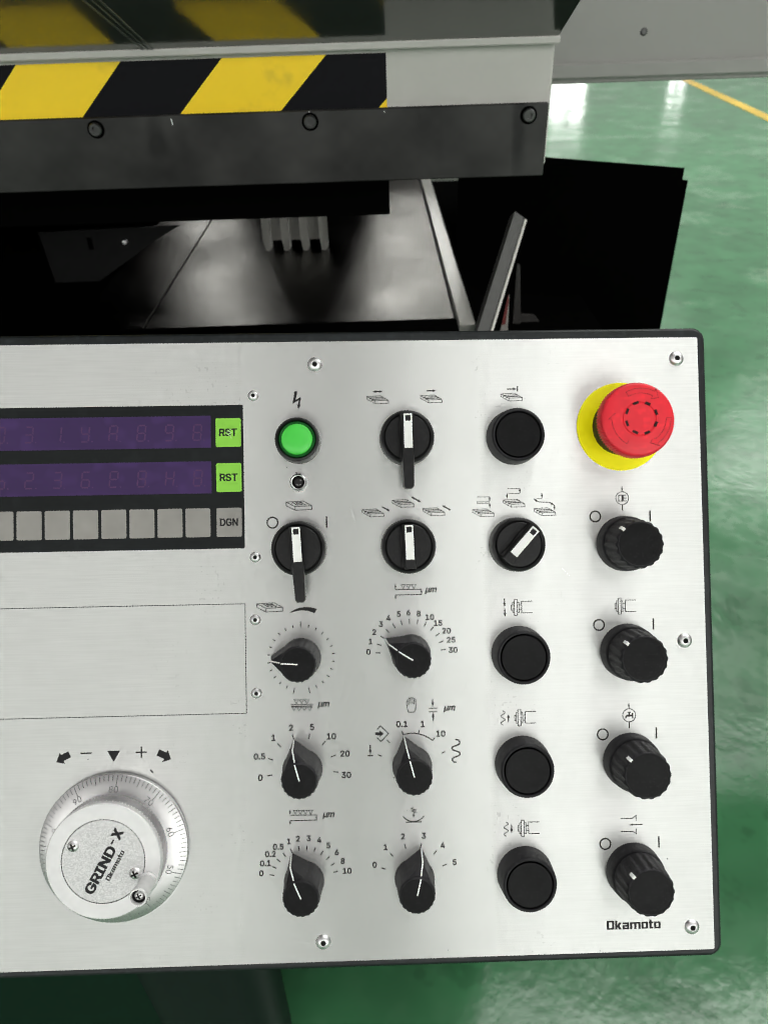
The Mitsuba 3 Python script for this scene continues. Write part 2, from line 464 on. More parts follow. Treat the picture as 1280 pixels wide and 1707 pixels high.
# overhanging smoked hood
hy0, hz0 = YG - .014, z_lip1
hy1, hz1 = YG - .014 - .34, z_lip1 + .34 * math.tan(math.radians(20))
_d = CF + (967 - 640) / FOCAL * CR + 853.5 / FOCAL * CU
_n = np.array([0, -math.sin(math.radians(20)), -math.cos(math.radians(20))])
_q = EYE + _d * ((np.array([0, hy0, hz0]) - EYE) @ _n) / (_d @ _n)
xh = xr + (_q[0] - xr) * (hy1 - hy0) / (_q[1] - hy0)      # the hood's right edge is cut back towards the operator
hn = np.array([0, -(hz1 - hz0), -(hy0 - hy1)])
hn /= np.linalg.norm(hn)
hv = np.array([[XL, hy0, hz0], [xr, hy0, hz0], [xh, hy1, hz1], [XL, hy1, hz1]])
add(G + '__hood', hull(np.vstack([hv, hv - hn * .006])), M_SMOKE, 'glossy dark hood leaning out over the hazard tape and mirroring it', smooth=False)


def on_hood(px, py, off=.001):
    d = CF + (px - 640) / FOCAL * CR - (py - 853.5) / FOCAL * CU
    return EYE + d * ((hv[0] - EYE) @ hn) / (d @ hn) + hn * off


M_SEAM = mat('m_seam', pri((0.10, 0.105, 0.10), 0.25, 0.5))
for a, b, w in (((138, -2), (243, 86), .0009), ((152, -2), (252, 86), .0005), ((165, -2), (260, 86), .0009)):
    pa, pb = on_hood(*a), on_hood(*b)
    dd = (pb - pa) / np.linalg.norm(pb - pa)
    pa, pb = pa - dd * .08, pb
    nn = np.cross(dd, hn) * w
    q = np.array([pa - nn, pa + nn, pb + nn, pb - nn])
    add(G + '__hood__seam', hull(np.vstack([q, q - hn * .0025])), M_SEAM, smooth=False)
add(G + '__roof', bx(XL, .05, YG + .055, 2.3, 1.44, 1.52, .003), M_PIT)  # unseen black slab added to cut the reflections at the table front
add(G + '__middle_blocker', bx(-.36, .02, 2.1, 2.5, 1.055, 1.44, .003), M_PIT)  # hidden black box added for a dark middle in the table reflections
add(G + '__blocker_sill', bx(-.58, .30, 2.52, 2.56, .9, 1.275, .003), M_CABINET)  # unseen grey sill added to dim the reflections far back on the table
add(G + '__left_blocker', bx(XL, -.58, 2.2, 2.5, .8, 1.44, .003), M_PIT)  # hidden black box added to darken the table reflections at the left
# inner black bar under the guard
c = W(650, 357, y=1.03)
add(G + '__inner_rail', bx(XL, c[0], 1.03, 1.07, c[2], c[2] + .12, .001), M_PIT, 'black inner rail under the guard')

# cabinet at the upper right
YC = 1.45
C = 'machine_cabinet'
c0, c1, c2 = W(925, 106, y=YC - .012)[2], W(925, 133, y=YC - .012)[2], W(925, 140, y=YC)[2]
labels[C] = {'label': 'plain grey sheet metal cabinet side with a folded lower edge, right of the guard', 'category': 'machine cabinet'}
add(C + '__side', bx(W(700, 60, y=YC)[0], 2.4, YC, YC + .5, c2, 2.3, .002), M_CABINET)
add(C + '__folded_edge', bx(W(700, 60, y=YC)[0], 2.4, YC - .012, YC - .0005, c1, c0, .003), M_CABINET)
c = W(1073, 52, y=YC)
add(C + '__screw', lathe([(0, .0015), (.0035, .0015), (.006, 0), (0, 0)], n=20), M_SCREW, to=T().translate(c.tolist()).rotate([1, 0, 0], 90))

# table
ZT = 1.05


def steel_tone(p, n, uv):
    b = fbm(p.x * 7, p.y * 7, 0.0, 4)
    v = 0.205 + 0.09 * (b - 0.5)
    return mi.Color3f(v, v * 0.985, v * 0.94)


def steel_rough(p, n, uv):
    return 0.10 + 0.13 * fbm(p.x * 11, p.y * 8, 4.0, 3)


M_STEEL = mat('m_steel', {'type': 'twosided', 'bsdf': {'type': 'roughconductor', 'material': 'none', 'alpha': proc(steel_rough), 'specular_reflectance': proc(steel_tone)}})
M_STEEL2 = mat('m_steel2', pri((0.42, 0.41, 0.385), 0.38, 0.5, 0.5))
tb = 'machine_table'
labels[tb] = {'label': 'flat dark steel machine table with a bright right edge strip, behind the control panel', 'category': 'machine table'}
xl0, xl1, xrt = W(262, 383, z=ZT)[0], W(150, 470, z=ZT)[0], W(762, 470, z=ZT)[0]
xtl = (xl0 + xl1) / 2
xs, xrt = .1085, .1345
yf, yb = W(600, 536, z=ZT)[1], 2.3
gx = W(300, 450, z=ZT)[0]
add(tb + '__top', bx(gx + .001, xs, yf, yb, ZT - .05, ZT, .001), M_STEEL)
add(tb + '__left_plate', bx(xtl + .012, gx - .001, yf, yb, ZT - .05, ZT, .001), M_STEEL)
add(tb + '__edge_strip', bx(xs + .002, xrt, yf - .03, yb, ZT - .05, ZT + .004, .002), M_STEEL2, 'bright steel strip along the right edge of the table')
add(tb + '__dark_front_box', bx(xtl - .1, xs + .001, yf - .10, yf - .001, ZT - .06, ZT + .001), M_PIT)  # black box added to make the front of the table dark
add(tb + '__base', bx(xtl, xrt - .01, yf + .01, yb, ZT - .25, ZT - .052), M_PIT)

# clear plastic comb standing on the table
M_CLEAR = mat('m_clear', {'type': 'blendbsdf', 'weight': 0.20, 'a': {'type': 'roughdielectric', 'alpha': 0.12, 'int_ior': 1.45}, 'b': {'type': 'diffuse', 'reflectance': rgb(0.6, 0.6, 0.55)}})
k = 'clear_plastic_rack'
labels[k] = {'label': 'small clear plastic rack with four upright ribs standing on the steel table', 'category': 'plastic rack'}
ca, cb = W(447, 418, z=ZT + .001), W(541, 416, z=ZT + .001)
for i in range(4):
    q = ca + (cb - ca) * i / 3
    rib = hull(np.array([[q[0] - .004, q[1], ZT + .001], [q[0] + .004, q[1], ZT + .001], [q[0] - .007, q[1], ZT + .02], [q[0] + .007, q[1], ZT + .02], [q[0] - .007, q[1], ZT + .075], [q[0] + .007, q[1], ZT + .075],
                         [q[0] - .006, q[1] + .03, ZT + .001], [q[0] + .006, q[1] + .03, ZT + .001], [q[0] - .006, q[1] + .03, ZT + .075], [q[0] + .006, q[1] + .03, ZT + .075]]))
    add(k + '__rib', rib, M_CLEAR, smooth=False)
add(k + '__web', bx(ca[0], cb[0], ca[1] + .012, ca[1] + .018, ZT + .016, ZT + .075), M_CLEAR)

# left interior: triangular bracket plate and dark walls
k = 'machine_side_wall'
labels[k] = {'label': 'black inner wall of the machine with a dark grey bracket plate, left of the table', 'category': 'machine wall'}
M_BRACKET = mat('m_bracket', pri((0.005, 0.0052, 0.0054), 0.6, 0.15))
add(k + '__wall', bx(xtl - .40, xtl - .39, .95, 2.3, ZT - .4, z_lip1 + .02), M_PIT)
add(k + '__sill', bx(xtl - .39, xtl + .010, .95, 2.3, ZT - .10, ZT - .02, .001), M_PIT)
yb_ = 1.32
tri = [W(px, py, y=yb_) for px, py in ((64, 388), (300, 375), (262, 398), (107, 512))]
tri = np.array([[p_[0], p_[2]] for p_ in tri])
add(k + '__bracket', upright(Polygon(tri), yb_, yb_ + .006), M_BRACKET, 'dark grey triangular bracket plate', smooth=False)
for px, py in ((208, 403), (123, 497), (108, 514)):
    c = W(px, py, y=yb_ - .001)
    add(k + '__bolt', lathe([(0, .004), (.0035, .0035), (.0055, 0), (0, 0)], n=18), M_CHROME, to=T().translate(c.tolist()).rotate([1, 0, 0], 90))
c = W(150, 406, y=yb_ - .001)
add(k + '__slot', bx(c[0] - .004, c[0] + .004, yb_ - .0012, yb_ - .0004, c[2] - .010, c[2] + .010), M_PIT)

# black splash guard at the right
k = 'splash_guard'
q = W(1140, 280, y=1.22)
zt = q[2]
ql = W(910, 262, z=zt)
e = (ql - q) / np.linalg.norm(ql - q)
ql = ql + e * .155
en = np.array([e[1], -e[0], 0])
en = en if en[1] > 0 else -en


def on_sheet(px, py):
    d = CF + (px - 640) / FOCAL * CR - (py - 853.5) / FOCAL * CU
    pt = EYE + d * ((q - EYE) @ en) / (d @ en)
    return np.array([(pt - q) @ e, pt[2] - zt])


pn = [on_sheet(1140, 281), on_sheet(1138, 300), on_sheet(1145, 304)]
x_r = pn[2][0]
poly = [(np.linalg.norm(ql - q), 0), (0, 0), (pn[0][0], pn[1][1]), (x_r, pn[1][1]), (x_r, -.75), (np.linalg.norm(ql - q), -.75)]
m = ext(Polygon(poly), 0, .004)
v = np.array(m.vertices)
m = trimesh.Trimesh(q + v[:, :1] * e + v[:, 1:2] * np.array([0, 0, 1]) + v[:, 2:] * en, m.faces, process=False)
if m.volume < 0:
    m.invert()
add(k, m, M_PIT, 'black rubber splash sheet with a notched upper corner, standing right of the machine table', smooth=False, category='splash guard')

add(k + '__black_filler', ext(Polygon([(.146, 1.0), (.34, 1.0), (.34, 1.24), (.33, 2.15), (.146, 2.15)]), ZT - .35, ZT - .05), M_PIT)  # black box added to fill the dark gap between table and sheet
# inclined steel bar
k = 'inclined_steel_bar'
pa, pb = W(803, 560, y=.98), W(866, 357, y=1.16)
ax = (pb - pa) / np.linalg.norm(pb - pa)
sd = np.cross(ax, [0, 1, 0])
sd /= np.linalg.norm(sd)
dp = np.cross(sd, ax)
dp = dp if dp[1] > 0 else -dp
pts = [o + s * sd * .0085 + t_ * dp for o in (pa - ax * .1, pb) for s in (-1, 1) for t_ in (0, .012)]
M_BAR = mat('m_bar', pri((0.06, 0.06, 0.058), 0.4, 0.5, 0.3))
labels[k] = {'label': 'grey steel flat bar leaning to the right in front of the black splash sheet', 'category': 'steel bar'}
add(k + '__flat', hull(np.array(pts)), M_BAR, smooth=False)
pts = [o + s * sd * .0018 + sd * .0108 + t_ * dp for o in (pa - ax * .1, pb - ax * .004) for s in (-1, 1) for t_ in (-.003, .014)]
if (pts[0] - pa)[0] < 0:
    pts = [p_ - 2 * sd * .0108 for p_ in pts]
add(k + '__bright_edge', hull(np.array(pts)), M_STEEL2, 'bright folded edge of the bar', smooth=False)
k = 'warning_tag'
M_TAGW = mat('m_tagw', pri((0.26, 0.25, 0.23), 0.6))
M_TAGR = mat('m_tagr', pri((0.14, 0.02, 0.018), 0.6))
ya = 1.10
P2 = lambda *pp: Polygon([(W(x, y, y=ya)[0], W(x, y, y=ya)[2]) for x, y in pp])
labels[k] = {'label': 'small red and white tag edge behind the panel, beside the leaning steel bar', 'category': 'tag'}
add(k + '__white_strip', upright(P2((832, 560), (846, 560), (849, 490), (845, 505)), ya, ya + .003), M_TAGW, smooth=False)
add(k + '__red_strip', upright(P2((836, 540), (842, 540), (848, 500), (847, 490)), ya - .0012, ya - .0002), M_TAGR, smooth=False)
k = 'sheet_bracket'
labels[k] = {'label': 'dull brown grey bracket strip between the red tag and the black sheet', 'category': 'bracket'}
M_BROWN = mat('m_brown', pri((0.016, 0.014, 0.013), 0.6))
ya = 1.14
add(k + '__strip', upright(P2((853, 560), (868, 560), (867, 442), (862, 440)), ya, ya + .004), M_BROWN, smooth=False)
add(k + '__foot', upright(P2((866, 560), (918, 560), (892, 528), (866, 526)), ya + .006, ya + .012), M_BROWN, smooth=False)

# machine base, a dark box over the shaded floor, and the column that carries the panel
cl_ = W(190, 1640, y=.47)[0]
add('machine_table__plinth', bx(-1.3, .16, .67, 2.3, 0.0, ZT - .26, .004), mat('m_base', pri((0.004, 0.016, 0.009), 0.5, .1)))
add('machine_table__floor_shade_box', bx(-1.3, cl_ + .03, .50, .669, 0.0, .62, .01), 'm_base')  # dark green box stands in for the shaded floor at the lower left
k = 'panel_column'
yc = .47
cl, cr_ = W(190, 1640, y=yc)[0], W(436, 1660, y=yc)[0]
zc = 1.05
ring = lambda x0, x1, y0, y1, z, r: np.array([[p_[0], p_[1], z] for p_ in np.array(rounded(x0, x1, y0, y1, r).exterior.coords)[:-1][::-1]])
rs = [ring(cl + .012, cr_, yc, yc + .16, 0, .07), ring(cl, cr_, yc, yc + .16, .35, .07), ring(cl, cr_, yc, yc + .16, zc, .07)]
m = loft(rs)
if m.volume < 0:
    m.invert()
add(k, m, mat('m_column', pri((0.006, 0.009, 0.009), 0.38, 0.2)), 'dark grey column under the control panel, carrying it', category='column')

# ================================================================== the control panel
X0, X1, Y1, Y0 = -420.0, 218.7, 117.2, -300.6
OX1, OY1, OY0 = X1 + 6.0, Y1 + 7.2, Y0 - 5.6


def ring2(x0, x1, y0, y1, z, r):
    a = np.array(rounded(x0, x1, y0, y1, r).exterior.coords)[:-1]
    if Polygon(a).exterior.is_ccw is False:
        a = a[::-1]
    return np.c_[a, np.full(len(a), z)]


hx0 = X0 - 6
par(P + '__housing', loft([ring2(hx0 + d, OX1 - d, OY0 + d, OY1 - d, z, 9 - d) for d, z in ((4, -70), (1, -66), (0, -6), (.5, -2.2), (1.8, -.7), (3.2, -.3))]), M_HOUSING, 'black moulded edge and housing', smooth=35)
plate = rounded(X0, X1, Y0, Y1, 1.2)
# recess for the blank cover
bc = [at(410, 1006), at(410.6, 1190)]
bx1, by1, by0 = (bc[0][0] + bc[1][0]) / 2, bc[0][1], bc[1][1]
groove = box(X0 + 8, by0, bx1, by1)
m = ext(plate.difference(groove), -1.5, 0)
par(P + '__face_plate', m, M_PLATE, 'brushed light grey metal face plate', uv=np.array(m.vertices)[:, :2])
m = ext(box(X0 + 8.5, by0 + .5, bx1 - .5, by1 - .5), -1.5, -.05)
par(P + '__blank_cover', m, M_PLATE, 'blank brushed metal cover plate outlined by a dark joint', uv=np.array(m.vertices)[:, :2])
par(P + '__cover_joint', ext(groove.difference(box(X0 + 8.5, by0 + .5, bx1 - .5, by1 - .5)), -1.4, -.5), M_INK)


def screw(px, py, r, hexr):
    c = at(px, py)
    k = par(P + '__screw', lathe([(hexr, .4 * r * .3), (hexr, .42 * r), (hexr * 1.25, .47 * r), (r * .62, .42 * r), (r * .86, .26 * r), (r, .05), (r, -.1), (hexr, -.1)], c, 36), M_CHROME)
    a = np.arange(6) * np.pi / 3 + px
    hx = Polygon(np.c_[np.cos(a), np.sin(a)] * hexr * 1.12 + c)
    par(k + '__socket', ext(hx, -.05, .40 * r), M_DARK, smooth=False)


for px, py in ((524.5, 607.5), (1127, 597.5), (1141, 1068), (1153, 1545.5), (539, 1571)):
    screw(px, py, 5.1, 1.65)
for px, py in ((422, 659.5), (425.5, 929), (425.5, 1033.5), (427.5, 1156)):
    screw(px, py, 3.7, 1.25)

# ---------------- display
D = P + '__display'
dx1, dy1, dy0 = at(406.5, 790)[0], at(405, 674.8)[1], at(408.8, 914)[1]
par(D, ext(rounded(X0 + 30, dx1, dy0, dy1, .8), -.3, .35), M_GLOSS, 'glossy black display window with purple readouts and square keys', smooth=False)
sy = [(at(345, 693)[1], at(345, 746.5)[1]), (at(345, 769)[1], at(345, 822.5)[1])]
sx1 = at(352, 740)[0]
S7 = {'a': ((0, 1), (1, 1)), 'b': ((1, 1), (1, .5)), 'c': ((1, .5), (1, 0)), 'd': ((0, 0), (1, 0)), 'e': ((0, .5), (0, 0)), 'f': ((0, 1), (0, .5)), 'g': ((0, .5), (1, .5))}
SHOW = ['abcdefg', 'abcdfg', 'abcdefg', 'abcefg', 'bcfgd', 'bc', 'abcdg', 'abcdef'], ['abcdefg', 'bcfge', 'abcdefg', 'abefgd', 'acdefg', 'abcdg', 'abdeg', 'cdefg']
pitch = at(340, 720)[0] - at(293.5, 720)[0]
for row, (hi, lo) in enumerate(sy):
    k = par(D + '__readout', ext(box(X0 + 34, lo, sx1, hi), .3, .42), M_PURPLE, 'dark purple unlit readout strip, ' + ('upper' if row == 0 else 'lower'), smooth=False)
    dcx0 = at(329, 720)[0]
    for i in range(14):
        w_, h_ = 5.2, 10.5
        cx, cy = dcx0 - i * pitch, (hi + lo) / 2 - .4
        on = SHOW[row][i % 8]
        segs = []
        for s_ in on:
            (u1, v1), (u2, v2) = S7[s_]
            f_ = lambda u, v: (cx + (u - .5) * w_ + (v - .5) * h_ * .10, cy + (v - .5) * h_)
            a_, b_ = np.array(f_(u1, v1)), np.array(f_(u2, v2))
            t_ = (b_ - a_) * .10
            segs.append(stroke([a_ + t_, b_ - t_], .75))
        segs.append(Point(cx + w_ * .5 + 1.9, cy - h_ / 2).buffer(.45))
        par(k + '__digit', ext(unary_union(segs), .40, .47), M_SEG, smooth=False)
ky1, ky0 = at(330, 847.5)[1], at(330, 895.5)[1]
kx1 = at(351, 870)[0]
kw = at(351, 870)[0] - at(309.5, 870)[0]
for i in range(16):
    x1 = kx1 - i * pitch
    if x1 - kw < X0 + 34:
        break
    par(D + '__key', ext(rounded(x1 - kw, x1, ky0, ky1, 1.1), .3, .55), M_KEY, smooth=False)
for (px, py), s_, m_, lab in (((380.7, 721), 'RST', M_LIME, 'lime green reset key with worn lettering, upper'), ((381.7, 796), 'RST', M_LIME, 'lime green reset key, lower'), ((382.3, 870.8), 'DGN', M_KEY, 'grey diagnosis key with black lettering')):
    c = at(px, py)
    k = par(D + '__lettered_key', ext(rounded(c[0] - 8.5, c[0] + 8.5, c[1] - 9.8, c[1] + 9.8, 1.1), .3, .55), m_, lab, smooth=False)
    t_ = text(s_, at(px - .3, py - .4), 4.9, True, z=.56)
    wd = np.ptp(t_.vertices[:, 0])
    par(k + '__lettering', text(s_, at(px - .3, py - .4), 4.7, True, z=.56, sx=12.4 / wd, fat=.11), M_INK, smooth=False)
    if 'worn' in lab:
        z5 = Zoom(0, 600, 3.0476)
        sh = [stroke(z5((1172, 352), (1160, 362), (1178, 370), (1158, 378), (1172, 385), (1176, 398)), .3, True), stroke(z5((1160, 358), (1150, 372), (1162, 382)), .2, True)]
        par(k + '__scratch', ext(unary_union(sh), .7, .82), mat('m_scratch', pri((0.42, 0.68, 0.3), .6)), 'pale scratch in the lettering', smooth=False)

# ---------------- green pilot lamp and socket
k = P + '__pilot_lamp'
c = at(498, 736.5)
par(k + '__bezel', lathe([(0, 0), (15.1, 0), (15.1, 1.2), (14.9, 9), (14.6, 14.5), (14.0, 15.6), (13.0, 15.8), (12.4, 15.0), (12.0, 12), (0, 12)], c, 72), M_BLACK)
par(k + '__ring', lathe([(10.2, 11), (12.0, 11), (11.9, 14.6), (11.2, 15.2), (10.5, 14.8), (10.2, 14)], c, 72), M_GREENEDGE, 'dark green ring round the lens')
par(k + '__lens', lathe([(0, 17.6), (5, 17.5), (8.5, 17.1), (10.0, 16.2), (10.4, 14.5), (10.4, 11), (0, 11)], c, 72), M_GREEN, 'bright green lens')
labels[k] = {'label': 'green pilot lamp in a black bezel'}
k = P + '__lamp_socket'
c = at(498.2, 804.5)
par(k + '__ring', lathe([(4.2, .3), (4.2, 5.2), (4.9, 5.6), (5.6, 4.8), (6.2, 1.0), (6.2, 0), (4.2, 0)], c, 40), M_CHROME, 'chromed ring')
par(k + '__lens', lathe([(0, 4.4), (2.4, 3.9), (3.7, 2.6), (4.15, 1), (0, 1)], c, 32), mat('m_lens', pri((0.012, 0.011, 0.011), 0.08, 0.6)), 'dark lens')
labels[k] = {'label': 'small dark indicator lens in a chromed ring below the green lamp'}


# ---------------- selector switches
def selector(px, py, deg, long, label):
    c = at(px, py)
    k, n = P + '__selector_switch', 0
    while k in labels:
        n += 1
        k = f'{P}__selector_switch_{n:03d}'
    labels[k] = {'label': label}
    par(k + '__bezel', lathe([(0, 0), (18.5, 0), (18.5, 2.0), (18.2, 9.5), (17.6, 11.0), (16.4, 11.6), (15.7, 11.2), (15.4, 9.0), (0, 9.0)], c, 80), M_BLACK)
    par(k + '__disc', lathe([(0, 12.0), (14.6, 11.9), (15.1, 11.4), (15.2, 8.5), (0, 8.5)], c, 72), M_BLACK)
    yt = 14.6
    if long:
        prof = [(-4.2, yt), (3.4, yt), (3.6, 0), (3.5, -16), (3.0, -33.4), (1.8, -35.0), (-2.2, -35.0), (-3.4, -33.4), (-4.0, -16), (-4.4, 0)]
        bot = [(x * 1.12 - .35, y) for x, y in prof]
    else:
        prof = [(-4.0, yt), (3.4, yt), (3.6, 0), (3.4, -yt), (-3.6, -yt), (-4.2, 0)]
        bot = [(x * 1.18 - .5, y * .99) for x, y in prof]
    pa_, pb_ = np.array(prof)[::-1], np.array(bot)[::-1]
    rings = [np.c_[pb_, np.full(len(pb_), 11.6)], np.c_[pa_ * [1.06, 1], np.full(len(pa_), 18.8)], np.c_[pa_, np.full(len(pa_), 20.2)], np.c_[pa_ * [.86, .99], np.full(len(pa_), 21.0)]]
    par(k + '__handle', spin(move(loft(rings), *c), deg, c), M_BLACK, smooth=25)
    # the finger grip moulded along the left flank
    yy = np.linspace(yt - 1, -yt + (1 if not long else -1), 18)
    e1 = np.c_[-4.3 - .9 - .45 * np.sin(yy * .33), yy]
    gr = Polygon(np.vstack([e1, np.c_[np.full(18, -3.2), yy[::-1]]]))
    par(k + '__grip', spin(move(cat_([ext(gr, 11.7, 16.4), ext(gr.buffer(-.45), 16.4, 17.2)]), *c), deg, c), M_BLACK, smooth=25)
    y_b = -8.4
    fr = box(-2.75, y_b, 2.75, 14.2)
    par(k + '__marker', spin(move(ext(fr, 20.8, 21.35), *c), deg, c), M_WHITE, 'white marker insert', smooth=False)
    par(k + '__marker__square', spin(move(ext(box(-1.75, 9.4, 1.75, 13.1), 21.3, 21.5), *c), deg, c), M_INK, smooth=False)


selector(677.5, 731.5, 0.5, True, 'long handled selector switch in the top row, pointing straight up')
selector(499.5, 914, 3.0, True, 'long handled selector switch right of the keys, below the green lamp')
selector(680, 910.5, 1.5, False, 'short handled selector switch pointing straight up')
selector(859.5, 907.5, -42, False, 'short handled selector switch turned to the upper right')


# ---------------- plain push buttons
def button(px, py, label):
    c = at(px, py)
    k, n = P + '__push_button', 0
    while k in labels:
        n += 1
        k = f'{P}__push_button_{n:03d}'
    labels[k] = {'label': label}
    par(k + '__collar', lathe([(0, 0), (18.9, 0), (18.9, 1.0), (18.6, 6), (18.0, 14.5), (17.5, 16.2), (16.7, 16.9), (15.9, 16.7), (15.4, 15.6), (15.3, 12), (0, 12)], c, 88), M_KNOB)
    par(k + '__cap', lathe([(0, 15.9), (8, 16.0), (13.6, 16.4), (14.5, 16.3), (14.85, 15.6), (14.9, 11), (0, 11)], c, 80), M_CAP)


button(856, 729, 'plain black push button in the top row, beside the red stop button')
button(865, 1090, 'upper of the three black push buttons under the grinding wheel symbols')
button(871, 1273.5, 'middle of the three black push buttons under the grinding wheel symbols')
button(875, 1458, 'lowest of the three black push buttons under the grinding wheel symbols')

# ---------------- emergency stop
k = P + '__emergency_stop'
labels[k] = {'label': 'red mushroom emergency stop button on a yellow disc'}
c = at(1033.7, 711.2)
par(k + '__yellow_disc', lathe([(0, 0), (30.2, 0), (30.2, .9), (29.9, 1.2), (0, 1.2)], c, 96), M_YELLOW, 'round yellow backing disc')
par(k + '__collar', lathe([(0, 1.1), (19.6, 1.1), (19.6, 2), (19.2, 10), (16, 11), (15.5, 24), (0, 24)], c, 72), M_KNOB, 'dark collar under the red head')
n = 84 * 4
th = np.arange(n) / n * 2 * np.pi
kn = np.where((np.arange(n) % 4) < 2, 0.0, -.75)


def kring(r, z, amt=1.0):
    rr = r + kn * amt
    return np.c_[c[0] + rr * np.cos(th), c[1] + rr * np.sin(th), np.full(n, z)]


par(k + '__mushroom_head', loft([kring(16, 23.5, 0), kring(22.6, 23.6), kring(24.4, 25.0), kring(24.4, 31.5), kring(23.9, 33.8), kring(23.2, 34.6, 0), kring(22.0, 35.6, 0), kring(14, 36.4, 0), kring(11.2, 36.5, 0), kring(10.9, 35.9, 0), kring(10.4, 35.9, 0), kring(10.0, 36.5, 0), kring(4, 36.6, 0)]), M_RED, 'red knurled mushroom head', smooth=38)
zE = Zoom(940, 600, 5.818)
ce = np.array(zE((752, 560), h=36.4))


def arc_arrow(a0, a1, r, w):
    a = np.radians(np.linspace(a0, a1, 22))
    a_tip = math.radians(a1 + (14 if a1 > a0 else -14))
    outer = [ce + (r + w / 2) * np.array([math.cos(t), math.sin(t)]) for t in a]
    inner = [ce + (r - w / 2) * np.array([math.cos(t), math.sin(t)]) for t in a[::-1]]
    e_ = a[-1]
    return Polygon([*outer, ce + (r + w * 1.15) * np.array([math.cos(e_), math.sin(e_)]), ce + r * .97 * np.array([math.cos(a_tip), math.sin(a_tip)]), ce + (r - w * 1.15) * np.array([math.cos(e_), math.sin(e_)]), *inner])


for s_ in (120, 0, 240):
    pg = arc_arrow(s_, s_ - 58, 17.6, 3.4)
    par(k + '__turn_arrow', ext(pg.difference(pg.buffer(-.28)), 35.2, 36.28), M_REDDARK, smooth=False)
    par(k + '__turn_arrow_face', ext(pg.buffer(-.3), 35.2, 36.5 - .12), M_RED, smooth=False)
for i in range(8):
    a = math.radians(i * 45 + 20)
    rot = affinity.rotate(box(-1.8, 9.3, 1.8, 10.9), math.degrees(a), origin=(0, 0))
    par(k + '__window_slot', ext(affinity.translate(rot, *ce), 36.0, 36.62), mat('m_slot', pri((0.02, 0.004, 0.004), .6, .2)) if 'm_slot' not in scene else 'm_slot', smooth=False)


# ---------------- fluted rotary knobs
def rotary(px, py, label):
    c = at(px, py)
    k, n_ = P + '__rotary_knob', 0
    while k in labels:
        n_ += 1
        k = f'{P}__rotary_knob_{n_:03d}'
    labels[k] = {'label': label}
    par(k + '__collar', lathe([(0, 0), (18.9, 0), (18.9, .8), (18.6, 6), (18.2, 10.5), (17.6, 11.4), (0, 11.4)], c, 80), M_KNOB)
    n = 18 * 8
    th = np.arange(n) / n * 2 * np.pi
    fl = np.clip(np.cos(th * 18) * 1.6, -1, 1)

    def rg(r, z, amt):
        rr = r + fl * amt
        return np.c_[c[0] + rr * np.cos(th), c[1] + rr * np.sin(th), np.full(n, z)]
    par(k + '__grip', loft([rg(17.0, 11.4, 0), rg(17.2, 13, 0), rg(16.9, 13.6, .15), rg(16.4, 16, .42), rg(15.5, 29.5, .42), rg(15.2, 31.2, .3), rg(14.6, 32.0, .0), rg(14.1, 32.15, 0), rg(13.8, 31.8, 0), rg(6, 31.9, 0)]), M_KNOB, smooth=40)
    par(k + '__cap', lathe([(0, 32.15), (12.5, 32.1), (13.6, 31.95), (13.7, 31.6), (0, 31.6)], c, 64), M_CAP)
    a = math.radians(137)
    d = np.array([math.cos(a), math.sin(a)])
    s_ = np.array([-d[1], d[0]])
    p3 = []
    for r_, z_ in ((13.9, 32.35), (15.5, 32.1), (16.4, 28.6)):
        for q_ in (-1.1, 1.1):
            p3 += [[*(c + d * r_ + s_ * q_), z_], [*(c + d * (r_ - .8) + s_ * q_), z_ - 1.2]]
    par(k + '__mark', hull(np.array(p3)), M_WHITE, 'white position mark', smooth=False)


rotary(1039.5, 906, 'uppermost fluted black knob, under the round pump symbol')
rotary(1046, 1086, 'second fluted black knob, under the grinding wheel symbol')
rotary(1051, 1268.5, 'third fluted black knob, under the round tap symbol')
rotary(1056, 1452, 'lowest fluted black knob, above the lettering in the corner')


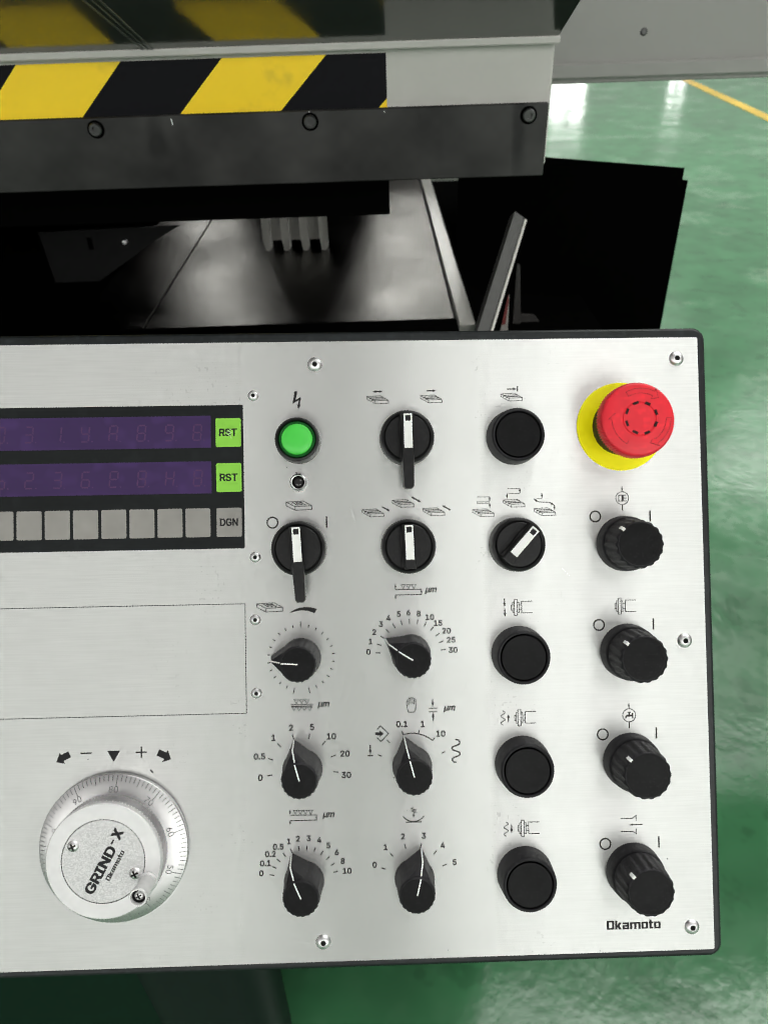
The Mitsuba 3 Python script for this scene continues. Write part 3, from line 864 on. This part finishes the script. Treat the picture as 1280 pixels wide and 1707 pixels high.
# ---------------- pointer dials
def dial(px, py, tip, label):
    c = at(px, py)
    t = at(*tip) - c
    deg = math.degrees(math.atan2(t[1], t[0]))
    k, n_ = P + '__dial_knob', 0
    while k in labels:
        n_ += 1
        k = f'{P}__dial_knob_{n_:03d}'
    labels[k] = {'label': label}
    a = np.arange(96) / 96 * 2 * np.pi
    pts = []
    sc = np.abs(np.cos(a * 10))
    back = np.clip(-np.cos(a) * 3 + 1.2, 0, 1)

    def rg(r, z, amt):
        rr = r - amt * (1 - sc) * back
        return np.c_[rr * np.cos(a), rr * np.sin(a), np.full(96, z)]
    body = loft([rg(13.4, .4, 0), rg(13.4, 2, .0), rg(13.0, 4, .5), rg(11.9, 24.4, .7), rg(11.5, 25.4, .6), rg(10.9, 25.8, 0), rg(4, 25.8, 0)])
    tang = [(13.0 * math.cos(q_), 13.0 * math.sin(q_), .4) for q_ in np.linspace(-1.5, 1.5, 13)] + [(11.6 * math.cos(q_), 11.6 * math.sin(q_), 24.0) for q_ in np.linspace(-1.5, 1.5, 13)]
    wing = hull(np.array(tang + [(20.3, .5, .4), (20.3, -.5, .4), (18.3, .5, 18.6), (18.3, -.5, 18.6)]))
    par(k + '__body', move(spin(body, deg), *c), M_KNOB, smooth=32)
    par(k + '__pointer', move(spin(wing, deg), *c), M_KNOB, smooth=20)
    par(k + '__cap', move(spin(lathe([(0, 26.05), (10.2, 26.0), (10.7, 25.7), (10.7, 25.4), (0, 25.4)], n=64), deg), *c), M_CAP)
    w_ = .42
    l1 = hull(np.array([(x, s_ * w_, z + dz) for x, z in ((0.2, 26.0), (11.0, 26.0)) for s_ in (-1, 1) for dz in (0, .2)]))
    l2 = hull(np.array([(x, s_ * w_, z + dz) for x, z in ((11.0, 24.5), (18.3, 18.9)) for s_ in (-1, 1) for dz in (-.4, .15)]))
    l3 = hull(np.array([(x + dx, s_ * w_, z) for x, z in ((18.45, 18.6), (20.45, .6)) for s_ in (-1, 1) for dx in (-.4, .12)]))
    lm = move(spin(cat_([l1, l2, l3]), deg), *c)
    par(k + '__pointer_line', lm, M_WHITE, 'white pointer line', smooth=False)


DIALS = [((502, 1097), (452.5, 1094.5)), ((684.8, 1090.5), (643.3, 1065.7)), ((504.3, 1282.4), (490.5, 1235)), ((686.8, 1276.6), (673.7, 1229)), ((507, 1469), (487.3, 1425.5)), ((691.0, 1464.2), (701.9, 1415.3))]
for (c_, t_), lab in zip(DIALS, ('pointer dial turned to the left in a ring of plain ticks', 'pointer dial set near 2 on a scale from 0 to 30, right of the dial with plain ticks', 'pointer dial set to 2 on a scale of 0, 0.5, 1, 2, 5, 10, 20, 30', 'pointer dial set to 0.1 under the hand symbol', 'pointer dial set to 1 on the scale from 0 to 10', 'pointer dial set to 3 on the scale from 0 to 5')):
    dial(*c_, t_, lab)


def tick(c, deg, r0_, r1_, w=.55):
    """Degrees clockwise from straight up."""
    a = math.radians(90 - deg)
    d = np.array([math.cos(a), math.sin(a)])
    return stroke([c + d * r0_, c + d * r1_], w)


def number(s_, zoom, x, y, hgt=3.75):
    par(f'{P}__printed_number', text(s_, np.array(zoom((x, y))), hgt * .96, True, z=0.02, fat=.075), M_INK, smooth=False)


A1, A2, A3, A4, A5 = Zoom(380, 960, 3.122), Zoom(790, 960, 3.122), Zoom(380, 1300, 3.122), Zoom(790, 1300, 3.122), Zoom(20, 1220, 3.5556)
Z6, Z7 = Zoom(400, 580, 3.5556), Zoom(560, 580, 3.2)
# ring of plain ticks
c = at(*DIALS[0][0])
ink('tick_scale', [tick(c, s_ * 13.9 * i, 20.9 if i not in (0, 12) else 20.6, 22.8 if i not in (0, 12) else 24.4, .5) for i in range(13) for s_ in ((1, -1) if i else (1,))])
for j, (n_, st, r_) in enumerate(((13, 14.2, (20.6, 23.9)), (8, 28, (20.6, 24.2)), (6, 28, (21.5, 24.2)), (12, 14, (20.4, 23.4)), (6, 28, (20.4, 23.6)))):
    c = at(*DIALS[j + 1][0])
    off = -1.5 if j in (0, 1, 4) else -1.3
    sh = [tick(c, off + st * (i - (n_ - 1) / 2), *r_) for i in range(n_)]
    if j == 2:
        a = np.radians(90 - np.linspace(off - 14, off + 42, 24))
        sh.append(stroke(c + 21.7 * np.c_[np.cos(a), np.sin(a)], .5))
    ink('tick_scale', sh)
for s_, x, y in (('0', 731, 396), ('1', 742, 342), ('2', 761, 293), ('3', 796, 252), ('4', 835, 220), ('5', 889, 199), ('6', 939, 191), ('8', 992, 197), ('10', 1050, 215), ('15', 1093, 246), ('20', 1137, 286), ('25', 1161, 333), ('30', 1171, 386)):
    number(s_, A1, x, y)
for s_, x, y in (('0', 169, 1052), ('0.5', 164, 941), ('1', 237, 844), ('2', 328, 791), ('5', 438, 788), ('10', 538, 836), ('20', 609, 926), ('30', 616, 1037), ('0.1', 905, 772), ('1', 1013, 772), ('10', 1107, 822)):
    number(s_, A1, x, y, 4.0)
for s_, x, y in (('0', 174, 488), ('0.1', 195, 436), ('0.2', 221, 388), ('0.5', 262, 350), ('1', 317, 322), ('2', 364, 308), ('3', 420, 306), ('4', 475, 315), ('5', 523, 343), ('6', 566, 379), ('8', 597, 424), ('10', 620, 475)):
    number(s_, A3, x, y)
for s_, x, y in (('0', 763, 444), ('1', 820, 352), ('2', 910, 296), ('3', 1019, 293), ('4', 1117, 342), ('5', 1179, 430)):
    number(s_, A3, x, y)
for px, py in ((718, 985), (539.2, 1175.8), (749, 1182.2), (547.6, 1360.2)):
    par(f'{P}__printed_unit', text('\u00b5m', at(px, py), 3.9, True, z=.02, shear=.24, fat=.08), M_INK, smooth=False)


# ---------------- printed symbols
def local(px, py, o, unit):
    c = at(px, py)
    return lambda *pts: [(c[0] + (x - o[0]) / unit, c[1] - (y - o[1]) / unit) for x, y in pts]


def slab_icon(px, py):
    L = local(px, py, (251, 225), 20.9)
    w = .3
    return [stroke(L((98, 175), (295, 168), (405, 234), (405, 275), (212, 278), (98, 214), (98, 175)), w), stroke(L((98, 175), (212, 238), (405, 234)), w), stroke(L((212, 238), (212, 278)), w),
            stroke(L((135, 197), (332, 191)), w * 1.3), stroke(L((172, 217), (368, 211)), w * 1.6), stroke(L((128, 213), (150, 206)), .5), stroke(L((166, 236), (190, 226)), .5)]


def magnet_icon(px, py):
    L = local(px, py, (318, 240), 26.1)
    w = .36
    wave = [(190, 198), (205, 188), (222, 186), (235, 200), (262, 222), (290, 232), (300, 222), (285, 205), (262, 190), (272, 182), (300, 190), (330, 215), (358, 230), (372, 220), (352, 198), (330, 186), (345, 180), (372, 190), (405, 218), (425, 230), (440, 212)]
    return [stroke(L((90, 175), (395, 162), (545, 247), (545, 313), (250, 322), (90, 236), (90, 175)), w), stroke(L((90, 175), (250, 257), (545, 247)), w), stroke(L((250, 257), (250, 322)), w), stroke(L(*wave), .42)]


def wheel_icon(px, py):
    L = local(px, py, (548, 430), 44.8)
    w = .36
    R_ = lambda x0, y0, x1, y1: stroke(L((x0, y0), (x1, y0), (x1, y1), (x0, y1), (x0, y0), (x1, y0)), w)
    return [R_(503, 185, 592, 670), R_(455, 265, 503, 588), R_(592, 265, 645, 585), R_(405, 350, 455, 505), stroke(L((645, 350), (725, 350)), w), stroke(L((645, 500), (725, 500)), w),
            stroke(L((1058, 245), (725, 245), (725, 595), (1058, 595)), w)] + [Point(L(q_)[0]).buffer(.18) for q_ in ((525, 230), (560, 292), (530, 350), (565, 418), (530, 485), (560, 552), (530, 625))]


ink('printed_symbol', [Polygon(Z6((323, 256), (341, 257), (329, 308), (357, 292), (362, 297), (352, 338), (343, 338), (349, 309), (312, 331))), Polygon(Z6((337, 335), (361, 334), (347, 362)))], 'printed lightning bolt')
z1 = Zoom(600, 640, 8.533)
small = dict(w=.75, head=(2.2, 1.7))
ink('printed_symbol', slab_icon(629.4, 666.4) + arrow(z1((312, 107)), z1((178, 108)), **small), 'printed table with an arrow to the left')
ink('printed_symbol', slab_icon(718.6, 665) + arrow(z1((948, 96)), z1((1082, 95)), **small), 'printed table with an arrow to the right')
ink('printed_symbol', slab_icon(852.5, 662) + arrow(Z7((912, 219)), Z7((962, 218)), **small) + [stroke(Z7((967, 204), (967, 231)), .7)], 'printed table with an arrow to a stop')
z3 = Zoom(590, 820, 7.53)
ink('printed_symbol', slab_icon(621.6, 855.2) + arrow(z3((352, 187)), z3((458, 246)), **small), 'printed table with an arrow to the lower right')
ink('printed_symbol', slab_icon(672, 839.4) + arrow(z3((712, 58)), z3((845, 132)), both=True, **small), 'printed table with a double arrow')
ink('printed_symbol', slab_icon(722.8, 853.2) + arrow(z3((1210, 228)), z3((1104, 168)), **small), 'printed table with an arrow to the upper left')
z2 = Zoom(780, 810, 8.0)
st_ = dict(w=.45, head=(2.4, 1.6))
ink('printed_symbol', slab_icon(805.6, 855) + [stroke(z2((112, 147), (288, 146)), .28), stroke(z2((288, 212), (122, 212), (120, 232), (288, 230)), .3)] + arrow(z2((288, 146)), z2((288, 212)), **st_) + arrow(z2((288, 230)), z2((291, 295)), **st_), 'printed table with two returning feed lines')
ink('printed_symbol', slab_icon(856.5, 839.1) + [stroke(z2((520, 36), (690, 34)), .28), stroke(z2((690, 98), (520, 106)), .3)] + arrow(z2((690, 34)), z2((691, 98)), **st_) + arrow(z2((520, 106)), z2((523, 170)), **st_), 'printed table with one stepped feed line')
ink('printed_symbol', slab_icon(907.8, 853.3) + [stroke(z2((985, 168), (880, 176)), .28), stroke(z2((945, 215), (1080, 218)), .3)] + arrow(z2((983, 98)), z2((985, 165)), **st_) + arrow(z2((945, 215)), z2((876, 178)), **st_) + arrow(z2((1080, 218)), z2((1150, 255)), **st_) + arrow(z2((1150, 255)), z2((1155, 326)), **st_), 'printed table with a slanting feed line')
ink('printed_symbol', magnet_icon(498.4, 842.8), 'printed magnet block above the left selector switch')
ink('printed_symbol', magnet_icon(449.8, 1012.5), 'printed magnet block left of the black wedge')
zw = Zoom(420, 990, 10.667)
top_ = [(640, 357), (720, 300), (800, 262), (880, 243), (960, 236), (1040, 240), (1110, 255), (1152, 270)]
bot_ = [(1112, 350), (1070, 328), (1000, 305), (930, 296), (860, 297), (790, 308), (720, 325), (675, 343)]
ink('printed_symbol', [Polygon(zw(*top_, *bot_))], 'printed black wedge growing to the right')
for x, y in ((454.2, 871.3), (992, 861), (998.2, 1042), (1004.5, 1224.5), (1008.8, 1407.3)):
    cc = Point(at(x, y))
    ink('printed_off_mark', [cc.buffer(4.05, 24).difference(cc.buffer(3.15, 24))])
for x, y, l_ in ((544.3, 870.2, 19), (1083.3, 860, 18), (1088.8, 1040.3, 18.5), (1093.8, 1222, 18.5), (1098, 1404, 18.5)):
    ink('printed_on_mark', [stroke([at(x - .2, y - l_ / 2), at(x + .2, y + l_ / 2)], .9)])


def surface_icon(zm, n_, x0, xt0, xt1, y, dx):
    sh = [stroke(zm((x0, y), (x0 + dx, y - 2), (x0 + dx + 1, y + 25), (x0 + 2, y + 28)), .42)]
    sh += arrow(zm((x0 + 1, y - 27)), zm((x0 + 1, y - 3)), .4, (2.0, 1.4)) + arrow(zm((x0 + 2, y + 28)), zm((x0 + 2, y + 51)), .4, (2.0, 1.4)) + arrow(zm((x0 + dx, y - 2)), zm((x0 + dx + 1, y + 23)), .4, (2.0, 1.4))
    w_ = (xt1 - xt0) / n_
    for i in range(n_):
        a_ = xt0 + i * w_
        sh.append(tri_line(zm((a_ + 2, y - 26), (a_ + w_ - 3, y - 26), (a_ + w_ / 2, y - 6))))
    return sh


def tri_line(p, w=.42):
    q = Polygon(p)
    return q.buffer(w / 2, join_style=2).difference(q.buffer(-w / 2, join_style=2))


ink('printed_symbol', surface_icon(A1, 3, 870, 898, 980, 72, 136), 'printed surface finish symbol with three triangles')
ink('printed_symbol', surface_icon(A3, 4, 322, 338, 444, 186, 138), 'printed surface finish symbol with four triangles')
sh = [stroke(A1((328, 671), (442, 669)), .36), stroke(A1((328, 680), (442, 678)), .36)]
for i in range(3):
    a_ = 345 + i * 27
    sh.append(tri_line(A1((a_, 646), (a_ + 23, 646), (a_ + 11.5, 665))))
for i in range(4):
    a_ = 332 + i * 27
    sh.append(tri_line(A1((a_, 684), (a_ + 23, 683.5), (a_ + 12, 702))))
ink('printed_symbol', sh, 'printed symbol of two rows of triangles')
zh = Zoom(600, 1150, 7.111)
ink('printed_symbol', [stroke(zh((578, 268), (560, 222), (552, 165), (553, 140), (562, 133), (574, 140)), .42, True), stroke(zh((578, 178), (573, 112), (583, 99), (595, 105), (600, 165)), .42, True), stroke(zh((596, 104), (608, 92), (618, 102), (621, 165)), .42, True), stroke(zh((618, 102), (630, 95), (640, 106), (641, 168)), .42, True), stroke(zh((640, 112), (652, 110), (660, 120), (661, 180), (657, 235), (642, 267), (578, 268)), .42, True)], 'printed open hand')
ink('printed_symbol', arrow(zh((860, 115)), zh((862, 210)), .6, (3.4, 2.0)) + arrow(zh((868, 370)), zh((866, 268)), .6, (3.4, 2.0)) + [stroke(zh((815, 221), (912, 219)), .45), stroke(zh((818, 262), (915, 260)), .45)], 'printed gap symbol with two facing arrows')
ink('printed_symbol', [stroke(zh((203, 472), (245, 430), (337, 520), (250, 615), (203, 570)), .5), Polygon(zh((178, 508), (232, 506), (231, 484), (284, 522), (234, 560), (233, 540), (179, 541)))], 'printed arrow entering a diamond')
ink('printed_symbol', arrow(zh((121, 657)), zh((122, 770)), .75, (3.0, 2.0)) + [stroke(zh((90, 784), (155, 782)), .65)], 'printed arrow pointing down onto a line')
sw_ = [(1133, 590), (1165, 597), (1184, 620), (1178, 645), (1140, 662), (1100, 675), (1088, 695), (1100, 715), (1140, 728), (1178, 742), (1186, 765), (1170, 785), (1120, 800), (1094, 818), (1096, 842), (1115, 858), (1138, 860)]
ink('printed_symbol', [stroke(zh(*sw_), .72, True)], 'printed wavy line right of the scale')
zg = Zoom(640, 1330, 12.8)
ar_ = [(405, 402), (450, 447), (510, 488), (570, 508), (630, 515), (690, 506), (750, 483), (810, 443), (855, 395)]
rng = np.random.default_rng(5)
dots = [Point(zg((x, y))).buffer(.13, 3) for x, y in ((428, 305), (490, 270), (545, 230), (492, 335), (430, 378), (530, 398), (470, 412), (560, 310), (590, 385), (605, 460), (548, 455), (678, 463), (712, 412), (770, 410), (757, 362), (835, 350), (832, 302), (775, 302), (748, 243), (815, 243), (700, 325), (668, 392))]
ink('printed_symbol', [stroke(zg(*ar_), .5), stroke(zg((460, 529), (810, 518)), .5), stroke(zg((622, 212), (580, 238), (680, 262), (580, 286), (680, 312), (632, 326), (632, 372)), .36), Polygon(zg((605, 360), (660, 360), (632, 432)))] + dots, 'printed grinding wheel segment with a dresser arrow')
for px, py in ((859.6, 1013), (1032.6, 1010.8), (865.7, 1197), (871.2, 1381.4)):
    ink('printed_symbol', wheel_icon(px, py), 'printed grinding wheel on its spindle')
ink('printed_symbol', arrow(A2((158, 119)), A2((159, 162)), .62, (2.6, 1.9)) + arrow(A2((160, 171)), A2((161, 214)), .62, (2.6, 1.9)), 'printed pair of arrows pointing down')


def wave(zm, x, y):
    t = np.linspace(0, 1, 26)
    return stroke(zm(*[(x + (4 * k if False else 11 * math.sin(k * math.pi * 4)), y + 72 * (k - .5)) for k in t]), .4, True)


ink('printed_symbol', [wave(A2, 150, 740)] + arrow(A2((179, 762)), A2((179, 719)), .62, (2.8, 2.0)), 'printed wavy line with an arrow pointing up')
ink('printed_symbol', [wave(A4, 167, 258)] + arrow(A4((195, 236)), A4((195, 279)), .62, (2.8, 2.0)), 'printed wavy line with an arrow pointing down')
zp = Zoom(1005, 800, 19.69)
cc = Point(zp((628, 598)))
ink('printed_symbol', [cc.buffer(4.65, 24).difference(cc.buffer(4.15, 24)), stroke(zp((637, 1005), (633, 820)), .48), stroke(zp((624, 378), (622, 300)), .45), Polygon(zp((619, 205), (588, 308), (654, 308))), stroke(zp((750, 500), (512, 500), (512, 692), (765, 690)), .45), stroke(zp((640, 497), (640, 695)), 1.3), stroke(zp((640, 597), (770, 595)), .42)], 'printed pump in a circle with an arrow pointing up')
zt_ = Zoom(1010, 1160, 18.286)
cc = Point(zt_((705, 598)))
ink('printed_symbol', [cc.buffer(4.65, 24).difference(cc.buffer(4.15, 24)), stroke(zt_((706, 808), (711, 985)), .48), stroke(zt_((700, 390), (698, 320)), .4), Polygon(zt_((690, 218), (664, 328), (724, 326))), stroke(zt_((606, 690), (608, 640), (640, 606), (800, 604)), .8), stroke(zt_((803, 520), (812, 690)), .75), stroke(zt_((705, 640), (703, 515)), .85), stroke(zt_((652, 508), (752, 507)), .6)], 'printed tap in a circle with an arrow pointing up')
ink('printed_symbol', [stroke(A4((763, 202), (822, 202), (843, 187), (843, 212)), .36), stroke(A4((764, 271), (825, 270), (844, 281), (845, 254)), .36)] + arrow(A4((877, 233)), A4((806, 236)), .4, (2.6, 1.4)), 'printed nozzle outline with an arrow to the left')
# maker's lettering: square cut letters
def letters(word, hgt, sq=.24):
    """Heavy squared lettering, x to the right, capitals hgt tall."""
    w, x, out = hgt * sq, 0.0, []
    xh = hgt * .76
    for ch in word:
        b = lambda x0, y0, x1, y1: box(x + x0, y0, x + x1, y1)
        if ch == 'O':
            W_ = hgt * .84
            s_ = b(0, 0, W_, hgt).buffer(-.3).buffer(.3).difference(b(w, w * .7, W_ - w, hgt - w * .7))
        elif ch == 'o':
            W_ = hgt * .74
            s_ = b(0, 0, W_, xh).buffer(-.3).buffer(.3).difference(b(w * .95, w * .6, W_ - w * .95, xh - w * .6))
        elif ch == 'k':
            W_ = hgt * .74
            s_ = unary_union([b(0, 0, w, hgt), Polygon([(x + w * .9, xh * .42), (x + W_ * .55, xh), (x + W_, xh), (x + W_ * .66, xh * .52), (x + W_ * 1.02, 0), (x + W_ * .58, 0), (x + w * .9, xh * .42)])])
        elif ch == 'a':
            W_ = hgt * .74
            s_ = b(0, 0, W_, xh).buffer(-.25).buffer(.25).difference(b(w * .9, w * .6, W_ - w, xh * .38)).difference(b(-.1, xh * .60, W_ - w, xh * .76))
        elif ch == 'm':
            W_ = hgt * 1.2
            s_ = b(0, 0, W_, xh).difference(b(w, -.1, W_ / 2 - w * .52, xh - w * .7)).difference(b(W_ / 2 + w * .52, -.1, W_ - w, xh - w * .7))
        elif ch == 't':
            W_ = hgt * .48
            s_ = unary_union([b(.06 * hgt, 0, .06 * hgt + w, hgt), b(0, xh - w * .75, W_, xh), b(.06 * hgt, 0, W_, w * .7)])
        out.append(s_)
        x += W_ + hgt * .11
    return unary_union(out), x - hgt * .11


wd, ln_ = letters('Okamoto', 5.9)
a_ = at(1011.5, 1550.6)
sc_ = (at(1101, 1547)[0] - a_[0]) / ln_
par(P + '__lettering', ext(affinity.translate(affinity.scale(wd, sc_, 1, origin=(0, 0)), a_[0], a_[1]), -.02, .22), M_INK, 'heavy square black lettering in the lower right corner', smooth=False)
# marks round the handwheel
ink('printed_symbol', [Polygon(A5((263, 181), (283, 127), (291, 139), (333, 117), (350, 152), (306, 174), (314, 190)))], 'printed solid arrow to the lower left')
ink('printed_symbol', [Polygon(A5((942, 164), (924, 110), (914, 123), (873, 106), (857, 141), (903, 162), (888, 181)))], 'printed solid arrow to the lower right')
ink('printed_symbol', [stroke(A5((407, 129), (472, 127)), .75)], 'printed minus sign')
ink('printed_symbol', [stroke(A5((767, 89), (767, 155)), .75), stroke(A5((734, 123), (799, 121)), .75)], 'printed plus sign')
ink('printed_symbol', [Polygon(A5((566, 115), (640, 113), (603, 179)))], 'printed black triangle pointing at the dial')
ink('ink_speck', [Polygon(A5((818, 228), (824, 224), (838, 240), (835, 247), (826, 241)))], 'stray black ink speck')

M_SCRATCH = mat('m_platescratch', pri((0.75, 0.75, 0.74), .4, .5))
for zz, pts in ((A3, ((75, 690), (70, 735), (62, 790), (60, 815))), (Z6, ((650, 935), (668, 985), (682, 1040))), (Zoom(760, 560, 2.6667), ((470, 1032), (486, 1048), (505, 1068)))):
    par(f'{P}__scratch', ext(LineString(zz(*pts)).buffer(.09), -.01, .05), M_SCRATCH, smooth=False)
for x, y, r_ in ((A5((452, 165)) + (.35,)), (A4((1006, 413)) + (.5,)), (A4((655, 893)) + (.3,)), (Z6((278, 707)) + (.4,)), (Z6((335, 741)) + (.55,)), (Z6((350, 748)) + (.4,)), (A4((1232, 380)) + (.3,)), (A3((1145, 888)) + (.3,)), (A1((862, 1052)) + (.4,))):
    par(f'{P}__ink_speck', ext(Point(x, y).buffer(r_, 3), -.01, .08), M_INK, smooth=False)

# ---------------- handwheel
H = P + '__handwheel'
labels[H] = {'label': 'satin aluminium handwheel with a graduated ring and a crank handle'}
c = at(193, 1410)
n = 200
RIM = [(0, .6), (48.9, .6), (48.9, 4.1), (48.5, 4.6), (37.4, 8.8), (0, 8.8)]
par(H + '__graduated_ring', lathe(RIM, c, 128), M_ALUPOL, 'polished ring with engraved graduations')


def on_ring(pts2):
    """Thickens a flat drawing (n, 2) on the ring's slope."""
    r_ = np.hypot(pts2[:, 0] - c[0], pts2[:, 1] - c[1])
    return 4.6 + (48.5 - r_) / 11.1 * 4.2


def drape(m, up):
    v = np.array(m.vertices)
    v[:, 2] = on_ring(v[:, :2]) + np.where(v[:, 2] > v[:, 2].mean(), up, -.1)
    return trimesh.Trimesh(v, m.faces, process=False)


M_ENGRAVE = mat('m_engrave', pri((0.09, 0.09, 0.095), .5, .4))
marks = []
for i in range(100):
    a = 4.0 + i * 3.6
    marks.append(tick(c, a, 41.8 if i % 10 == 0 else 43.4 if i % 5 == 0 else 44.6, 48.2, .36))
par(H + '__graduations', drape(ext(unary_union(marks), 0, .2), .07), M_ENGRAVE, 'engraved graduation lines', smooth=False)
for i, s_ in enumerate(('80', '70', '60', '50', '40', '30', '20', '10', '0', '90')):
    a = math.radians(90 - (2.0 + i * 36))
    t_ = text(s_, c + 39.8 * np.array([math.cos(a), math.sin(a)]), 3.7, False, deg=math.degrees(a) - 90, depth=.2)
    par(H + '__ring_number', drape(t_, .07), M_DARK if s_ in ('90', '60', '50') else M_ENGRAVE, smooth=False)
n = 110 * 4
th = np.arange(n) / n * 2 * np.pi
kn = np.where((np.arange(n) % 4) < 2, .0, -.75)


def hr(r, z, amt=0.0):
    rr = r + kn * amt
    return np.c_[c[0] + rr * np.cos(th), c[1] + rr * np.sin(th), np.full(n, z)]


par(H + '__knurled_hub', loft([hr(36.4, 8.5), hr(36.7, 9.4, 1), hr(36.7, 19.6, 1), hr(35.8, 20.4), hr(20, 20.4)]), M_ALUPOL, 'knurled side of the hub', smooth=32)
par(H + '__hub_face', lathe([(0, 20.3), (36.3, 20.3), (36.6, 20.6), (36.6, 24.2), (36.0, 24.9), (35.2, 25.0), (26.6, 25.0), (26.5, 24.5), (0, 24.5)], c, 110), M_ALU, smooth=32)
par(H + '__nameplate', lathe([(0, 25.1), (25.9, 25.1), (26.1, 24.9), (26.1, 24.0), (0, 24.0)], c, 96), M_NAME, 'round speckled nameplate with black lettering')
par(H + '__nameplate_joint', lathe([(26.1, 24.9), (26.1, 24.72), (26.5, 24.72), (26.5, 24.9)], c, 96), M_INK)
ang = 61.5
gl = math.hypot(*(np.array(A5((452, 958), h=25.2)) - np.array(A5((598, 690), h=25.2))))
t1 = text('GRIND', (0, 0), 5.9, True)
t1 = text('GRIND', np.array(A5((523, 822), h=25.2)), 5.9, True, deg=ang, z=25.12, sx=gl * 1.0 / np.ptp(t1.vertices[:, 0]), fat=.24)
t2 = text('X', np.array(A5((624, 607), h=25.2)), 5.9, True, deg=ang, z=25.12, fat=.28)
hy = affinity.translate(affinity.rotate(box(-1.5, -.55, 1.5, .55), ang, origin=(0, 0)), *A5((595, 655), h=25.2))
par(H + '__nameplate__lettering', cat_([t1, t2, ext(hy, 25.1, 25.34)]), M_INK, smooth=False)
wd, ln_ = letters('Okamoto', 3.3)
o2 = math.hypot(*(np.array(A5((573, 884), h=25.2)) - np.array(A5((655, 705), h=25.2))))
wd = affinity.rotate(affinity.translate(affinity.scale(wd, o2 / ln_, .9, origin=(0, 0)), -o2 / 2, -1.4), ang, origin=(0, 0))
par(H + '__nameplate__lettering', ext(affinity.translate(wd, *A5((611, 795), h=25.2)), 25.1, 25.32), M_INK, smooth=False)


def cross_screw(cx, z, r, key):
    kk = par(key, lathe([(0, r * .5), (r * .5, r * .45), (r * .85, r * .25), (r, 0), (r, -.2), (0, -.2)], cx, 36, z), M_CHROME)
    cr = unary_union([box(-r * .62, -r * .15, r * .62, r * .15), box(-r * .15, -r * .62, r * .15, r * .62)])
    par(key + '_slot', ext(affinity.translate(affinity.rotate(cr, 25), *cx), z + r * .2, z + r * .53), M_DARK, smooth=False)


cross_screw(np.array(A5((358, 684), h=26)), 25.1, 3.7, H + '__nameplate_screw')
cross_screw(np.array(A5((727, 845), h=26)), 25.1, 3.8, H + '__nameplate_screw_001')
hc = at(246.5, 1470, 25)
par(H + '__crank_handle', lathe([(0, 24.9), (6.2, 24.9), (6.2, 26), (5.2, 27), (4.9, 32), (5.0, 40), (5.6, 45.0), (5.7, 46.2), (5.3, 47.0), (4.5, 47.0), (4.3, 46.0), (4.3, 43.5), (0, 43.5)], hc, 56), M_ALU, 'small crank handle')
par(H + '__handle_recess', lathe([(0, 43.6), (4.2, 43.6), (4.2, 43.9), (0, 43.9)], hc, 40), M_DARK)
cross_screw(hc, 43.9, 2.9, H + '__handle_screw')
